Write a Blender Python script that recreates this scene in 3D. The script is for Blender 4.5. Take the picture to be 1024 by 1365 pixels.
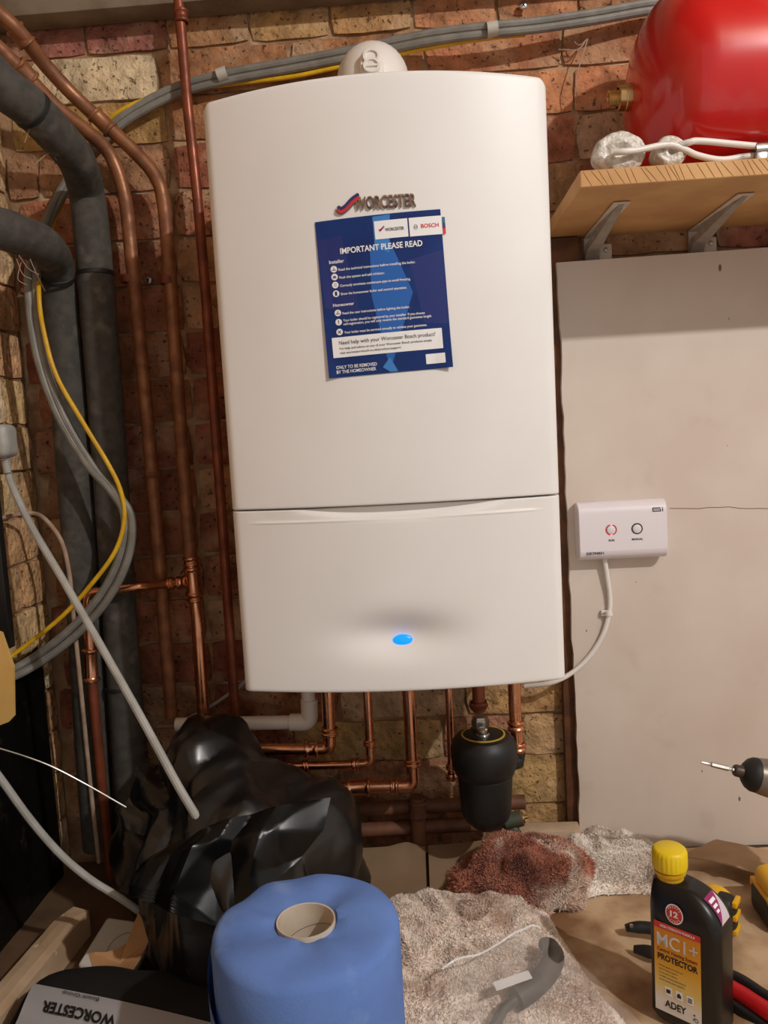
import bpy, bmesh, math, random
import numpy as np
from mathutils import Vector, Matrix, noise
from mathutils.bvhtree import BVHTree
from math import sin, cos, pi, radians, sqrt

for o in list(bpy.data.objects): bpy.data.objects.remove(o)
scene = bpy.context.scene
COL = scene.collection
random.seed(4)

# ------------------------------------------------------------------ camera, world, light
F = 1065.0
CAM = Vector((.0397, -1.3977, -.0439))
PITCH, YAW, ROLL = -.0988, .0506, .0545
RC = Matrix.Rotation(YAW, 3, 'Z') @ Matrix.Rotation(PITCH, 3, 'X') @ Matrix.Rotation(ROLL, 3, 'Y')
cd = bpy.data.cameras.new('camera')
cam = bpy.data.objects.new('camera', cd); COL.objects.link(cam)
cd.sensor_fit = 'VERTICAL'; cd.sensor_height = 36.0; cd.lens = 36.0 * F / 1365.0
cd.clip_start = .02
cam.matrix_world = Matrix.Translation(CAM) @ (RC @ Matrix.Rotation(pi/2, 3, 'X')).to_4x4()
scene.camera = cam

w = bpy.data.worlds.new('world'); scene.world = w; w.use_nodes = True
bg = w.node_tree.nodes['Background']
bg.inputs[0].default_value = (1.0, .91, .83, 1); bg.inputs[1].default_value = .52

ld = bpy.data.lights.new('cellar_bulb', 'POINT'); ld.energy = 160; ld.color = (1.0, .985, .97)
ld.shadow_soft_size = .03
lamp = bpy.data.objects.new('cellar_bulb', ld); COL.objects.link(lamp); lamp.location = (1.62, -2.0, 1.40)

scene.view_settings.view_transform = 'Standard'
scene.view_settings.look = 'None'
scene.view_settings.exposure = 0.0
scene.view_settings.gamma = 1.0
scene.view_settings.use_curve_mapping = False

# ------------------------------------------------------------------ helpers
def ray(px, py):
    return RC @ Vector(((px-512)/F, 1, -(py-682.5)/F))
def at(px, py, Y=0.0):
    d = ray(px, py); return CAM + d*((Y-CAM.y)/d.y)
def atz(px, py, Z):
    d = ray(px, py); return CAM + d*((Z-CAM.z)/d.z)
def atw(px, py, Y, xmin=-.636):
    p = at(px, py, Y)
    if p.x < xmin:
        d = ray(px, py); p = CAM + d*((xmin-CAM.x)/d.x)
    return p
def lin(c):
    c = c/255.0
    return c/12.92 if c <= .04045 else ((c+.055)/1.055)**2.4
def rgb(r, g, b): return (lin(r), lin(g), lin(b), 1)

MATS = {}
def mat(name, c1, c2=None, scale=30, rough=.6, metal=0, bump=0, bscale=None, detail=6, emit=None, estr=1,
        spec=.5, coat=0, alpha=1, lo=.38, hi=.62, c3=None, s3=8, lo3=.55, hi3=.7, sheen=0, rvar=0):
    if name in MATS: return MATS[name]
    m = bpy.data.materials.new(name); m.use_nodes = True; MATS[name] = m
    nt = m.node_tree; b = nt.nodes['Principled BSDF']
    b.inputs['Roughness'].default_value = rough; b.inputs['Metallic'].default_value = metal
    b.inputs['Specular IOR Level'].default_value = spec
    b.inputs['Coat Weight'].default_value = coat
    b.inputs['Base Color'].default_value = c1; b.inputs['Alpha'].default_value = alpha
    b.inputs['Sheen Weight'].default_value = sheen
    if emit:
        b.inputs['Emission Color'].default_value = emit; b.inputs['Emission Strength'].default_value = estr
    tc = nt.nodes.new('ShaderNodeTexCoord')
    def nz(s, d=detail):
        n = nt.nodes.new('ShaderNodeTexNoise'); n.inputs['Scale'].default_value = s; n.inputs['Detail'].default_value = d
        nt.links.new(tc.outputs['Object'], n.inputs['Vector']); return n
    def ramp(src, a, z):
        r = nt.nodes.new('ShaderNodeMapRange'); r.inputs['From Min'].default_value = a; r.inputs['From Max'].default_value = z
        nt.links.new(src.outputs['Fac'], r.inputs['Value']); return r
    last = None
    if c2:
        n = nz(scale); r = ramp(n, lo, hi)
        mx = nt.nodes.new('ShaderNodeMix'); mx.data_type = 'RGBA'
        mx.inputs['A'].default_value = c1; mx.inputs['B'].default_value = c2
        nt.links.new(r.outputs[0], mx.inputs['Factor']); last = mx
        if rvar:
            r2 = nt.nodes.new('ShaderNodeMapRange'); r2.inputs['To Min'].default_value = rough; r2.inputs['To Max'].default_value = rough+rvar
            nt.links.new(r.outputs[0], r2.inputs['Value']); nt.links.new(r2.outputs[0], b.inputs['Roughness'])
    if c3:
        n = nz(s3); r = ramp(n, lo3, hi3)
        mx = nt.nodes.new('ShaderNodeMix'); mx.data_type = 'RGBA'
        if last: nt.links.new(last.outputs['Result'], mx.inputs['A'])
        else: mx.inputs['A'].default_value = c1
        mx.inputs['B'].default_value = c3
        nt.links.new(r.outputs[0], mx.inputs['Factor']); last = mx
    if last: nt.links.new(last.outputs['Result'], b.inputs['Base Color'])
    if bump:
        n = nz(bscale or scale, 8); bp = nt.nodes.new('ShaderNodeBump'); bp.inputs['Strength'].default_value = bump
        bp.inputs['Distance'].default_value = .004
        nt.links.new(n.outputs['Fac'], bp.inputs['Height']); nt.links.new(bp.outputs[0], b.inputs['Normal'])
    return m

def brick_mat():
    m = bpy.data.materials.new('brick'); m.use_nodes = True; nt = m.node_tree; b = nt.nodes['Principled BSDF']
    b.inputs['Roughness'].default_value = .93; b.inputs['Specular IOR Level'].default_value = .2
    tc = nt.nodes.new('ShaderNodeTexCoord'); oi = nt.nodes.new('ShaderNodeObjectInfo')
    ad = nt.nodes.new('ShaderNodeVectorMath'); ad.operation = 'ADD'
    ml = nt.nodes.new('ShaderNodeMath'); ml.operation = 'MULTIPLY'; ml.inputs[1].default_value = 60
    nt.links.new(oi.outputs['Random'], ml.inputs[0])
    cb = nt.nodes.new('ShaderNodeCombineXYZ')
    for i in range(3): nt.links.new(ml.outputs[0], cb.inputs[i])
    ge = nt.nodes.new('ShaderNodeNewGeometry')
    nt.links.new(ge.outputs['Position'], ad.inputs[0]); nt.links.new(cb.outputs[0], ad.inputs[1])
    def nz(s, d, lo, hi, t0, t1):
        n = nt.nodes.new('ShaderNodeTexNoise'); n.inputs['Scale'].default_value = s; n.inputs['Detail'].default_value = d
        nt.links.new(ad.outputs[0], n.inputs['Vector'])
        r = nt.nodes.new('ShaderNodeMapRange'); r.inputs['From Min'].default_value = lo; r.inputs['From Max'].default_value = hi
        r.inputs['To Min'].default_value = t0; r.inputs['To Max'].default_value = t1
        nt.links.new(n.outputs['Fac'], r.inputs['Value']); return n, r
    n1, r1 = nz(26, 8, .3, .7, .55, 1.3)
    n2, r2 = nz(130, 4, .29, .37, .4, 1.0)      # dark pits
    n3, r3 = nz(12, 7, .50, .72, 0, .75)          # mortar smear
    vm = nt.nodes.new('ShaderNodeVectorMath'); vm.operation = 'SCALE'
    nt.links.new(oi.outputs['Color'], vm.inputs[0]); nt.links.new(r1.outputs[0], vm.inputs['Scale'])
    mx = nt.nodes.new('ShaderNodeMix'); mx.data_type = 'RGBA'; mx.inputs['B'].default_value = rgb(196, 164, 130)
    nt.links.new(vm.outputs[0], mx.inputs['A']); nt.links.new(r3.outputs[0], mx.inputs['Factor'])
    v2 = nt.nodes.new('ShaderNodeVectorMath'); v2.operation = 'SCALE'
    nt.links.new(mx.outputs['Result'], v2.inputs[0]); nt.links.new(r2.outputs[0], v2.inputs['Scale'])
    nt.links.new(v2.outputs[0], b.inputs['Base Color'])
    n4, r4 = nz(55, 9, 0, 1, 0, 1)
    m4 = nt.nodes.new('ShaderNodeMath'); m4.operation = 'MULTIPLY'
    nt.links.new(n4.outputs['Fac'], m4.inputs[0]); nt.links.new(r2.outputs[0], m4.inputs[1])
    bp = nt.nodes.new('ShaderNodeBump'); bp.inputs['Strength'].default_value = 1; bp.inputs['Distance'].default_value = .011
    nt.links.new(m4.outputs[0], bp.inputs['Height']); nt.links.new(bp.outputs[0], b.inputs['Normal'])
    return m

WM = {}
def link(o, parent=None, M=None):
    COL.objects.link(o)
    if parent is not None:
        o.parent = parent
    WM[o.name] = M if M is not None else Matrix.Identity(4)
    return o
def tag(o, label=None, cat=None, group=None, kind=None):
    if label: o['label'] = label
    if cat: o['category'] = cat
    if group: o['group'] = group
    if kind: o['kind'] = kind
    return o
def thing(name, label, cat, loc=(0, 0, 0), rot=(0, 0, 0), group=None):
    o = bpy.data.objects.new(name, None); o.empty_display_size = .03
    o.location = loc; o.rotation_euler = rot
    M = Matrix.Translation(Vector(loc)) @ (Matrix.Rotation(rot[2], 4, 'Z') @ Matrix.Rotation(rot[1], 4, 'Y') @ Matrix.Rotation(rot[0], 4, 'X'))
    link(o, None, M)
    return tag(o, label, cat, group)
def obj(name, bm, material, parent=None, local=False, smooth=True, angle=35):
    """links a bmesh as one object; local=False: the bmesh is in world coordinates; origins go to the part's base"""
    if isinstance(bm, tuple):
        me = bpy.data.meshes.new(name); me.from_pydata(bm[0], [], bm[1]); me.update()
        b2 = bmesh.new(); b2.from_mesh(me); bpy.data.meshes.remove(me); bm = b2
    PM = WM[parent.name] if parent is not None else Matrix.Identity(4)
    if not local and parent is not None:
        bmesh.ops.transform(bm, matrix=PM.inverted(), verts=bm.verts)
    bmesh.ops.recalc_face_normals(bm, faces=bm.faces) if getattr(bm, '_rec', True) is True else None
    xs = [v.co for v in bm.verts]
    o0 = Vector(((min(v.x for v in xs)+max(v.x for v in xs))/2, (min(v.y for v in xs)+max(v.y for v in xs))/2, min(v.z for v in xs)))
    bmesh.ops.translate(bm, vec=-o0, verts=bm.verts)
    me = bpy.data.meshes.new(name); bm.to_mesh(me); bm.free()
    for p in me.polygons: p.use_smooth = smooth
    if smooth: me.set_sharp_from_angle(angle=radians(angle))
    for mm in (material if isinstance(material, (list, tuple)) else [material]): me.materials.append(mm)
    o = bpy.data.objects.new(name, me); o.location = o0
    return link(o, parent, PM @ Matrix.Translation(o0))
def split_obj(name, bm, material, parent, **k):
    """every loose piece of the bmesh becomes an object of its own"""
    seen = set(); out = []
    for v0 in list(bm.verts):
        if v0 in seen: continue
        st = [v0]; isl = []; seen.add(v0)
        while st:
            v = st.pop(); isl.append(v)
            for e in v.link_edges:
                w_ = e.other_vert(v)
                if w_ not in seen: seen.add(w_); st.append(w_)
        ids = {v: i for i, v in enumerate(isl)}
        fs = [[ids[v] for v in f.verts] for f in {f for v in isl for f in v.link_faces}]
        out.append(obj(name, ([tuple(v.co) for v in isl], fs), material, parent, **k))
    bm.free(); return out
def one(name, bm, material, label, cat, group=None, kind=None, **k):
    return tag(obj(name, bm, material, None, **k), label, cat, group, kind)

def BM(): return bmesh.new()
def box(bm, x0, x1, y0, y1, z0, z1, bev=0, seg=2, M=None):
    vs = bmesh.ops.create_cube(bm, size=1)['verts']
    for v in vs:
        v.co = Vector(((x0+x1)/2+v.co.x*(x1-x0), (y0+y1)/2+v.co.y*(y1-y0), (z0+z1)/2+v.co.z*(z1-z0)))
    es = list({e for v in vs for e in v.link_edges})
    if bev:
        r = bmesh.ops.bevel(bm, geom=es, offset=bev, segments=seg, affect='EDGES', profile=.5)
        vs = list({v for f in r['faces'] for v in f.verts} | {v for v in vs if v.is_valid})
    if M is not None: bmesh.ops.transform(bm, matrix=M, verts=vs)
    return bm
def spline(pts, n=8):
    P = [Vector(p) for p in pts]
    if len(P) == 2: return P
    out = []
    for i in range(len(P)-1):
        p0 = P[i-1] if i else P[0]*2-P[1]; p1 = P[i]; p2 = P[i+1]; p3 = P[i+2] if i+2 < len(P) else P[-1]*2-P[-2]
        for k in range(n):
            t = k/n
            out.append(.5*((2*p1)+(p2-p0)*t+(2*p0-5*p1+4*p2-p3)*t*t+(3*p1-p0-3*p2+p3)*t**3))
    out.append(P[-1]); return out
def bend(pts, r, n=7):
    """polyline with corners rounded to radius r"""
    P = [Vector(p) for p in pts]; out = [P[0]]
    for i in range(1, len(P)-1):
        a, b, c = P[i-1], P[i], P[i+1]
        d1 = (a-b); d2 = (c-b); L = min(r, d1.length*.49, d2.length*.49)
        s = b+d1.normalized()*L; e = b+d2.normalized()*L
        for k in range(n+1):
            t = k/n; out.append(s*(1-t)**2+b*2*t*(1-t)+e*t*t)
    out.append(P[-1]); return out
def tube(bm, P, r, n=14, rads=None, flat=1.0, caps=True):
    P = [Vector(p) for p in P]; rings = []
    t = (P[1]-P[0]).normalized(); u = t.orthogonal().normalized()
    for i, p in enumerate(P):
        t2 = (P[min(i+1, len(P)-1)]-P[max(i-1, 0)])
        if t2.length < 1e-9: t2 = t
        t2.normalize()
        u = (u-t2*u.dot(t2)).normalized(); v = t2.cross(u)
        rr = rads[i] if rads else r
        rings.append([bm.verts.new(p+(u*cos(2*pi*k/n)+v*sin(2*pi*k/n)*flat)*rr) for k in range(n)]); t = t2
    for a, b in zip(rings, rings[1:]):
        for k in range(n): bm.faces.new((a[k], a[(k+1) % n], b[(k+1) % n], b[k]))
    if caps:
        bm.faces.new(rings[0][::-1]); bm.faces.new(rings[-1])
    return bm
def lathe(bm, prof, M=None, n=28):
    """prof: list of (radius, height along local z)"""
    M = M or Matrix.Identity(4); rings = []
    for r, z in prof:
        if r < 1e-6: rings.append([bm.verts.new(M @ Vector((0, 0, z)))])
        else: rings.append([bm.verts.new(M @ Vector((r*cos(2*pi*k/n), r*sin(2*pi*k/n), z))) for k in range(n)])
    for a, b in zip(rings, rings[1:]):
        for k in range(n):
            k2 = (k+1) % n
            if len(a) == 1 and len(b) == 1: continue
            if len(a) == 1: bm.faces.new((a[0], b[k2], b[k]))
            elif len(b) == 1: bm.faces.new((a[k], a[k2], b[0]))
            else: bm.faces.new((a[k], a[k2], b[k2], b[k]))
    return bm
def frame(p, d):
    d = Vector(d).normalized(); return Matrix.Translation(Vector(p)) @ d.to_track_quat('Z', 'Y').to_matrix().to_4x4()
def ringbead(bm, p, d, r, L, bead=.0022):
    """solder-ring style fitting sleeve of radius r centred at p along d, with raised rims"""
    h = L/2
    lathe(bm, [(r*.9, -h), (r+bead*.4, -h), (r+bead, -h+.0015), (r+bead, -h+.004), (r+bead*.3, -h+.0058), (r, -h+.009),
               (r, h-.009), (r+bead*.3, h-.0058), (r+bead, h-.004), (r+bead, h-.0015), (r+bead*.4, h), (r*.9, h)], frame(p, d), 20)
def grid(fn, nu, nv):
    vs = [tuple(fn(i/nu, j/nv)) for j in range(nv+1) for i in range(nu+1)]
    fs = [(j*(nu+1)+i, j*(nu+1)+i+1, (j+1)*(nu+1)+i+1, (j+1)*(nu+1)+i) for j in range(nv) for i in range(nu)]
    return vs, fs
def bmof(vf):
    bm = bmesh.new(); V = [bm.verts.new(v) for v in vf[0]]
    for f in vf[1]:
        try: bm.faces.new([V[i] for i in f])
        except ValueError: pass
    return bm

TC = {}
def text2d(body, bold=0.0, extrude=0.0):
    k = (body, bold, extrude)
    if k in TC: return TC[k]
    cu = bpy.data.curves.new('lettering', 'FONT'); cu.body = body; cu.size = 1; cu.offset = bold; cu.extrude = extrude; cu.resolution_u = 3
    o = bpy.data.objects.new('lettering', cu); COL.objects.link(o)
    dg = bpy.context.evaluated_depsgraph_get(); ev = o.evaluated_get(dg); me = ev.to_mesh()
    vs = [tuple(v.co) for v in me.vertices]; fs = [tuple(p.vertices) for p in me.polygons]
    ev.to_mesh_clear(); bpy.data.objects.remove(o); bpy.data.curves.remove(cu)
    TC[k] = (vs, fs); return TC[k]
def put_text(bm, body, fn, x, y, width=None, cap=None, bold=.012, align='L', asp=1.0):
    """letters laid on a surface: fn(u, v) -> world point; cap = letter height, width = wanted line length"""
    vs, fs = text2d(body, bold)
    if not vs: return
    x0 = min(v[0] for v in vs); x1 = max(v[0] for v in vs)
    s = cap/.70 if cap else width/(x1-x0)
    sx = width/(x1-x0) if width else s*asp
    off = {'L': 0, 'C': -(x1-x0)/2*sx, 'R': -(x1-x0)*sx}[align]
    V = [bm.verts.new(fn(x+off+(v[0]-x0)*sx, y+v[1]*s)) for v in vs]
    for f in fs:
        try: bm.faces.new([V[i] for i in f])
        except ValueError: pass
def poly(bm, fn, pts, n=0):
    V = [bm.verts.new(fn(*p)) for p in pts]; bm.faces.new(V)
def rect(bm, fn, u0, v0, u1, v1, n=6, m=1):
    V = [[bm.verts.new(fn(u0+(u1-u0)*i/n, v0+(v1-v0)*j/m)) for i in range(n+1)] for j in range(m+1)]
    for j in range(m):
        for i in range(n): bm.faces.new((V[j][i], V[j][i+1], V[j+1][i+1], V[j+1][i]))
def disc(bm, fn, u, v, r, n=20, ru=1.0):
    bm.faces.new([bm.verts.new(fn(u+r*ru*cos(2*pi*k/n), v+r*sin(2*pi*k/n))) for k in range(n)])
def annulus(bm, fn, u, v, r0, r1, n=32, a0=0, a1=2*pi):
    P = [(bm.verts.new(fn(u+r0*cos(a0+(a1-a0)*k/n), v+r0*sin(a0+(a1-a0)*k/n))), bm.verts.new(fn(u+r1*cos(a0+(a1-a0)*k/n), v+r1*sin(a0+(a1-a0)*k/n)))) for k in range(n+1)]
    for a, b in zip(P, P[1:]): bm.faces.new((a[0], b[0], b[1], a[1]))

def blob(points, center, sub=5, smooth=6, crumple=None):
    """lumpy star-shaped solid wrapped round a hull of control points, then creased"""
    bm = bmesh.new()
    for p in points: bm.verts.new(p)
    r = bmesh.ops.convex_hull(bm, input=bm.verts)
    tree = BVHTree.FromBMesh(bm); bm.free()
    c = Vector(center); s = bmesh.new(); bmesh.ops.create_icosphere(s, subdivisions=sub, radius=1)
    s.verts.ensure_lookup_table()
    rad = []
    for v in s.verts:
        hit = tree.ray_cast(c, v.co.normalized()); rad.append(hit[3] if hit[0] else .05)
    nb = [[e.other_vert(v).index for e in v.link_edges] for v in s.verts]
    rad = np.array(rad)
    for _ in range(smooth):
        rad = np.array([.5*rad[i]+.5*np.mean(rad[nb[i]]) for i in range(len(rad))])
    for v in s.verts: v.co = c+v.co.normalized()*rad[v.index]
    s.normal_update()
    if crumple:
        D = [crumple(v.co.copy(), v.normal.copy()) for v in s.verts]
        for v, d in zip(s.verts, D): v.co = v.co+d
    s.normal_update(); return s
def crease(p, s):
    d = noise.voronoi(p*s)[0]; return d[1]-d[0]

def dup(root, loc=None, label=None):
    r = root.copy(); COL.objects.link(r); WM[r.name] = WM[root.name]
    if loc is not None: r.location = loc
    if label: r['label'] = label
    for ch in root.children:
        c = ch.copy(); COL.objects.link(c); c.parent = r
        for g in ch.children:
            d = g.copy(); COL.objects.link(d); d.parent = c
    return r

# ------------------------------------------------------------------ materials
WHITE = mat('white_enamel', rgb(236, 233, 230), rgb(231, 228, 224), scale=5, rough=.42, spec=.4)
PLASTIC_W = mat('white_plastic', rgb(228, 222, 214), rough=.35)
COPPER = mat('copper_new', (.80, .40, .24, 1), (.66, .30, .16, 1), scale=40, rough=.2, metal=1, rvar=.12)
COPPER_D = mat('copper_aged', rgb(138, 72, 46), rgb(112, 56, 36), scale=35, rough=.36, metal=.35, rvar=.15, bump=.05)
COPPER_O = mat('copper_tarnished', rgb(150, 98, 62), rgb(120, 74, 48), scale=40, rough=.4, metal=.3, c3=rgb(112, 106, 74), s3=45, lo3=.66, hi3=.78, rvar=.2, bump=.06)
PIPE_OLD = mat('old_painted_pipe', rgb(122, 78, 52), rgb(92, 58, 40), scale=30, rough=.6, bump=.12)
LAG = mat('grey_foam_lagging', rgb(64, 60, 55), rgb(78, 73, 66), scale=60, rough=.88, bump=.12, bscale=220, c3=rgb(124, 114, 102), s3=22, lo3=.58, hi3=.85)
CABLE = mat('grey_pvc', rgb(132, 128, 120), rgb(116, 112, 104), scale=40, rough=.5, bump=.04)
CABLE_L = mat('light_grey_pvc', rgb(176, 174, 168), rgb(160, 157, 150), scale=30, rough=.45)
YELLOW = mat('yellow_pvc', rgb(222, 176, 26), rgb(206, 158, 20), scale=50, rough=.45)
BLACKP = mat('black_plastic', rgb(17, 17, 17), rgb(22, 21, 21), scale=60, rough=.5)
BLACKR = mat('black_rubber', rgb(26, 25, 24), rough=.6)
POLY = mat('black_polythene', rgb(17, 17, 17), rgb(23, 22, 22), scale=18, rough=.3, spec=.75)
CLOTHB = mat('black_cloth', rgb(12, 12, 12), rgb(18, 17, 17), scale=30, rough=.7)
CHROME = mat('chrome', (.78, .76, .72, 1), rough=.18, metal=1)
STEEL = mat('dull_steel', (.45, .43, .40, 1), (.36, .34, .31, 1), scale=60, rough=.36, metal=1)
BRASS = mat('brass', (.74, .53, .24, 1), (.60, .42, .20, 1), scale=60, rough=.3, metal=1)
VERDI = mat('verdigris', rgb(74, 86, 72), rgb(96, 74, 52), scale=40, rough=.6, metal=.3, bump=.2)
MORTAR = mat('mortar', rgb(176, 142, 108), rgb(142, 108, 80), scale=24, rough=.96, bump=.8, bscale=70, spec=.1, c3=rgb(196, 170, 138), s3=18, lo3=.52, hi3=.66)
BRICK = brick_mat()
BOARD = mat('painted_board', rgb(212, 198, 186), rgb(205, 189, 176), scale=6, rough=.72, c3=rgb(192, 174, 160), s3=13, lo3=.62, hi3=.85)
WOOD_D = mat('stained_batten', rgb(112, 70, 40), rgb(84, 52, 30), scale=30, rough=.7, bump=.2)
JOIST = mat('joist_wood', rgb(134, 120, 102), rgb(112, 96, 78), scale=16, rough=.8, bump=.2)
CARD = mat('cardboard', rgb(182, 152, 120), rgb(170, 140, 108), scale=14, rough=.85, bump=.06, bscale=90)
CARD_B = mat('brown_card', rgb(186, 140, 96), rgb(170, 124, 82), scale=14, rough=.85, bump=.06)
CARD_Y = mat('yellow_card', rgb(214, 172, 100), rgb(206, 162, 90), scale=14, rough=.8)
INK_W = mat('white_ink', rgb(240, 240, 240), rough=.5)
INK_K = mat('black_ink', rgb(26, 25, 28), rough=.5)
RED = mat('red_paint', rgb(206, 26, 24), rgb(190, 22, 22), scale=6, rough=.24, coat=.4, c3=rgb(176, 92, 84), s3=9, lo3=.56, hi3=.95, bump=.01)

# ------------------------------------------------------------------ room shell
BX0 = -.65
WALL_TOP = .86; BENCH = -.80
bm = BM(); box(bm, BX0-.12, 2.4, .006, .12, -1.7, 1.75)
wall_back = one('wall_back', bm, MORTAR, 'old brick back wall with crumbly mortar behind the boiler', 'wall', kind='structure', smooth=False)
bm = BM(); box(bm, BX0-.12, BX0-.006, -2.6, .006, -1.7, 1.75)
wall_left = one('wall_left', bm, MORTAR, 'narrow strip of brick wall at the left corner', 'wall', kind='structure', smooth=False)
bm = BM(); box(bm, BX0-.12, 2.4, -2.6, .12, 1.75, 1.8)
one('ceiling', bm, mat('ceiling_boards', rgb(150, 132, 112), rgb(132, 114, 94), scale=8, rough=.9), 'dull boarded cellar ceiling above the frame', 'ceiling', kind='structure', smooth=False)
bm = BM(); box(bm, BX0-.12, 2.4, -2.6, .12, -1.75, -1.7)
one('floor', bm, mat('concrete', rgb(120, 112, 104), rgb(100, 93, 86), scale=10, rough=.9, bump=.2), 'bare concrete cellar floor under the worktop', 'floor', kind='structure', smooth=False)

# bricks: six rough variants, unit sized, scaled per brick
def brick_mesh(seed):
    rnd = random.Random(seed); bm = bmesh.new(); nx, nz = 5, 3
    # front face grid with ragged rim
    V = [[None]*(nz+1) for _ in range(nx+1)]
    for i in range(nx+1):
        for j in range(nz+1):
            e = (i in (0, nx)) + (j in (0, nz))
            y = -1.0 + (.16*e if e else 0) + rnd.uniform(-.10, .10)
            x = -.5+i/nx; z = -.5+j/nz
            x += rnd.uniform(-.012, .012) - (x*.03 if e == 2 else 0); z += rnd.uniform(-.022, .022) - (z*.08 if e == 2 else 0)
            V[i][j] = bm.verts.new((x, y, z))
    for i in range(nx):
        for j in range(nz): bm.faces.new((V[i][j], V[i+1][j], V[i+1][j+1], V[i][j+1]))
    rim = [V[i][0] for i in range(nx)]+[V[nx][j] for j in range(nz)]+[V[i][nz] for i in range(nx, 0, -1)]+[V[0][j] for j in range(nz, 0, -1)]
    bk = [bm.verts.new((v.co.x, 0, v.co.z)) for v in rim]
    for a in range(len(rim)):
        b = (a+1) % len(rim); bm.faces.new((rim[b], rim[a], bk[a], bk[b]))
    me = bpy.data.meshes.new('brick'); bm.to_mesh(me); bm.free(); me.materials.append(BRICK)
    for p in me.polygons: p.use_smooth = True
    me.set_sharp_from_angle(angle=radians(50)); return me
BVAR = [brick_mesh(s) for s in range(7)]
TONES = [(182, 132, 98), (186, 146, 106), (196, 168, 134), (170, 112, 88), (162, 102, 86), (184, 138, 104), (174, 122, 92), (188, 152, 104)]
def brick(parent, x0, x1, z0, z1, tone, left=False, proud=.0072):
    o = bpy.data.objects.new('brick', random.choice(BVAR))
    q_ = random.uniform(.94, 1.06); c = [lin(v*q_*random.uniform(.985, 1.015)) for v in tone]; o.color = (*c, 1)
    g = .0024; d = proud+random.uniform(-.002, .002)
    if left:   # x0..x1 measured as Y on the left wall
        o.location = (BX0-.007, (x0+x1)/2, (z0+z1)/2); o.rotation_euler = (0, 0, radians(90)); 
        o.scale = ((x1-x0)-2*g, d, (z1-z0)-2*g)
    else:
        o.location = ((x0+x1)/2, .007, (z0+z1)/2)
        o.scale = ((x1-x0)-2*g, d, (z1-z0)-2*g)
    o.rotation_euler.y += random.uniform(-.008, .008) if not left else 0
    o.location = Vector(o.location)-Vector(parent.location)
    link(o, parent)
ZC = [.86, .768, .692, .6156, .5396, .4664]
while len(ZC) < 19: ZC.append(ZC[-1]-.07884)
ZC = ZC[:19]+[-.6364, -.728, -.806]
OVER = {(2, 0): (164, 112, 82), (3, 0): (0, 0, 0)}
for k in range(len(ZC)-1):
    z1, z0 = ZC[k], ZC[k+1]
    L = .137 if k % 2 == 0 else .228
    x = BX0 + {0: .0, 1: -.05, 2: .017, 3: -.08}[k % 4] + .002
    x = -.496 - L*2 if k % 2 == 0 else -.363-L*2
    while x < .95:
        a, b = max(x, BX0), x+L*random.uniform(.97, 1.03); x = b
        if b-a < .03: continue
        m = (a+b)/2
        if abs(m) < .16 and -.30 < (z0+z1)/2 < .30: continue
        if m > .42 and z1 < .16: continue
        t = random.choice(TONES)
        if z0 > .60 and m < -.3: t = (166, 110, 94)
        if .53 < z0 < .6 and m < -.3: t = (204, 180, 150)
        if .45 < z0 < .53 and m < -.3: t = (188, 148, 92)
        if z0 > .44 and -.3 < m < .1: t = random.choice([(182, 134, 92), (188, 144, 98), (174, 122, 84)])
        if z0 > .44 and .1 < m < .5: t = random.choice([(188, 130, 92), (182, 122, 86), (172, 114, 86)])
        if z0 < -.38 and m > .16: t = random.choice([(190, 152, 102), (184, 146, 98), (194, 158, 112)])
        if z0 < .4 and m < -.2: t = random.choice([(152, 94, 70), (162, 104, 76), (174, 130, 96), (146, 88, 68)])
        brick(wall_back, a, b, z0, z1, t)
for k in range(1, len(ZC)-1):
    z1, z0 = ZC[k]+.01, ZC[k+1]+.01
    y = -.62 + (.0 if k % 2 else .1)
    L = .21
    while y < -.03:
        a, b = y, min(y+(L if k % 2 else L*.52), -.002); y = b
        if z1 < -.36 and b < -.11: continue
        brick(wall_left, a, b, z0, z1, random.choice([(226, 190, 142), (222, 184, 132), (230, 202, 162), (214, 168, 120)]), left=True)

# timber joist along the top of the wall
p0 = at(0, 26, -.05); p1 = at(230, 9, -.05)
bm = BM(); box(bm, BX0+.001, 1.6, -.055, -.004, (p0.z+p1.z)/2+.002, .80, .003)
one('ceiling_joist', bm, JOIST, 'dusty grey timber running along the top of the brick wall', 'joist')

# worktop
bm = BM(); box(bm, BX0+.002, 1.1, -1.0, -.022, BENCH-.03, BENCH, .003)
wt = thing('worktop', 'brown timber worktop under the boiler carrying the clutter', 'worktop', (.2, -.5, -1.7))
WOODT = mat('worktop_wood', rgb(120, 92, 66), rgb(96, 72, 50), scale=14, rough=.8, bump=.1)
obj('top', bm, WOODT, wt)
for x in (-.6, 1.02):
    for y in (-.94, -.09):
        bm = BM(); box(bm, x, x+.06, y, y+.06, -1.7, BENCH-.03, .003); obj('leg', bm, WOODT, wt)

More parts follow.
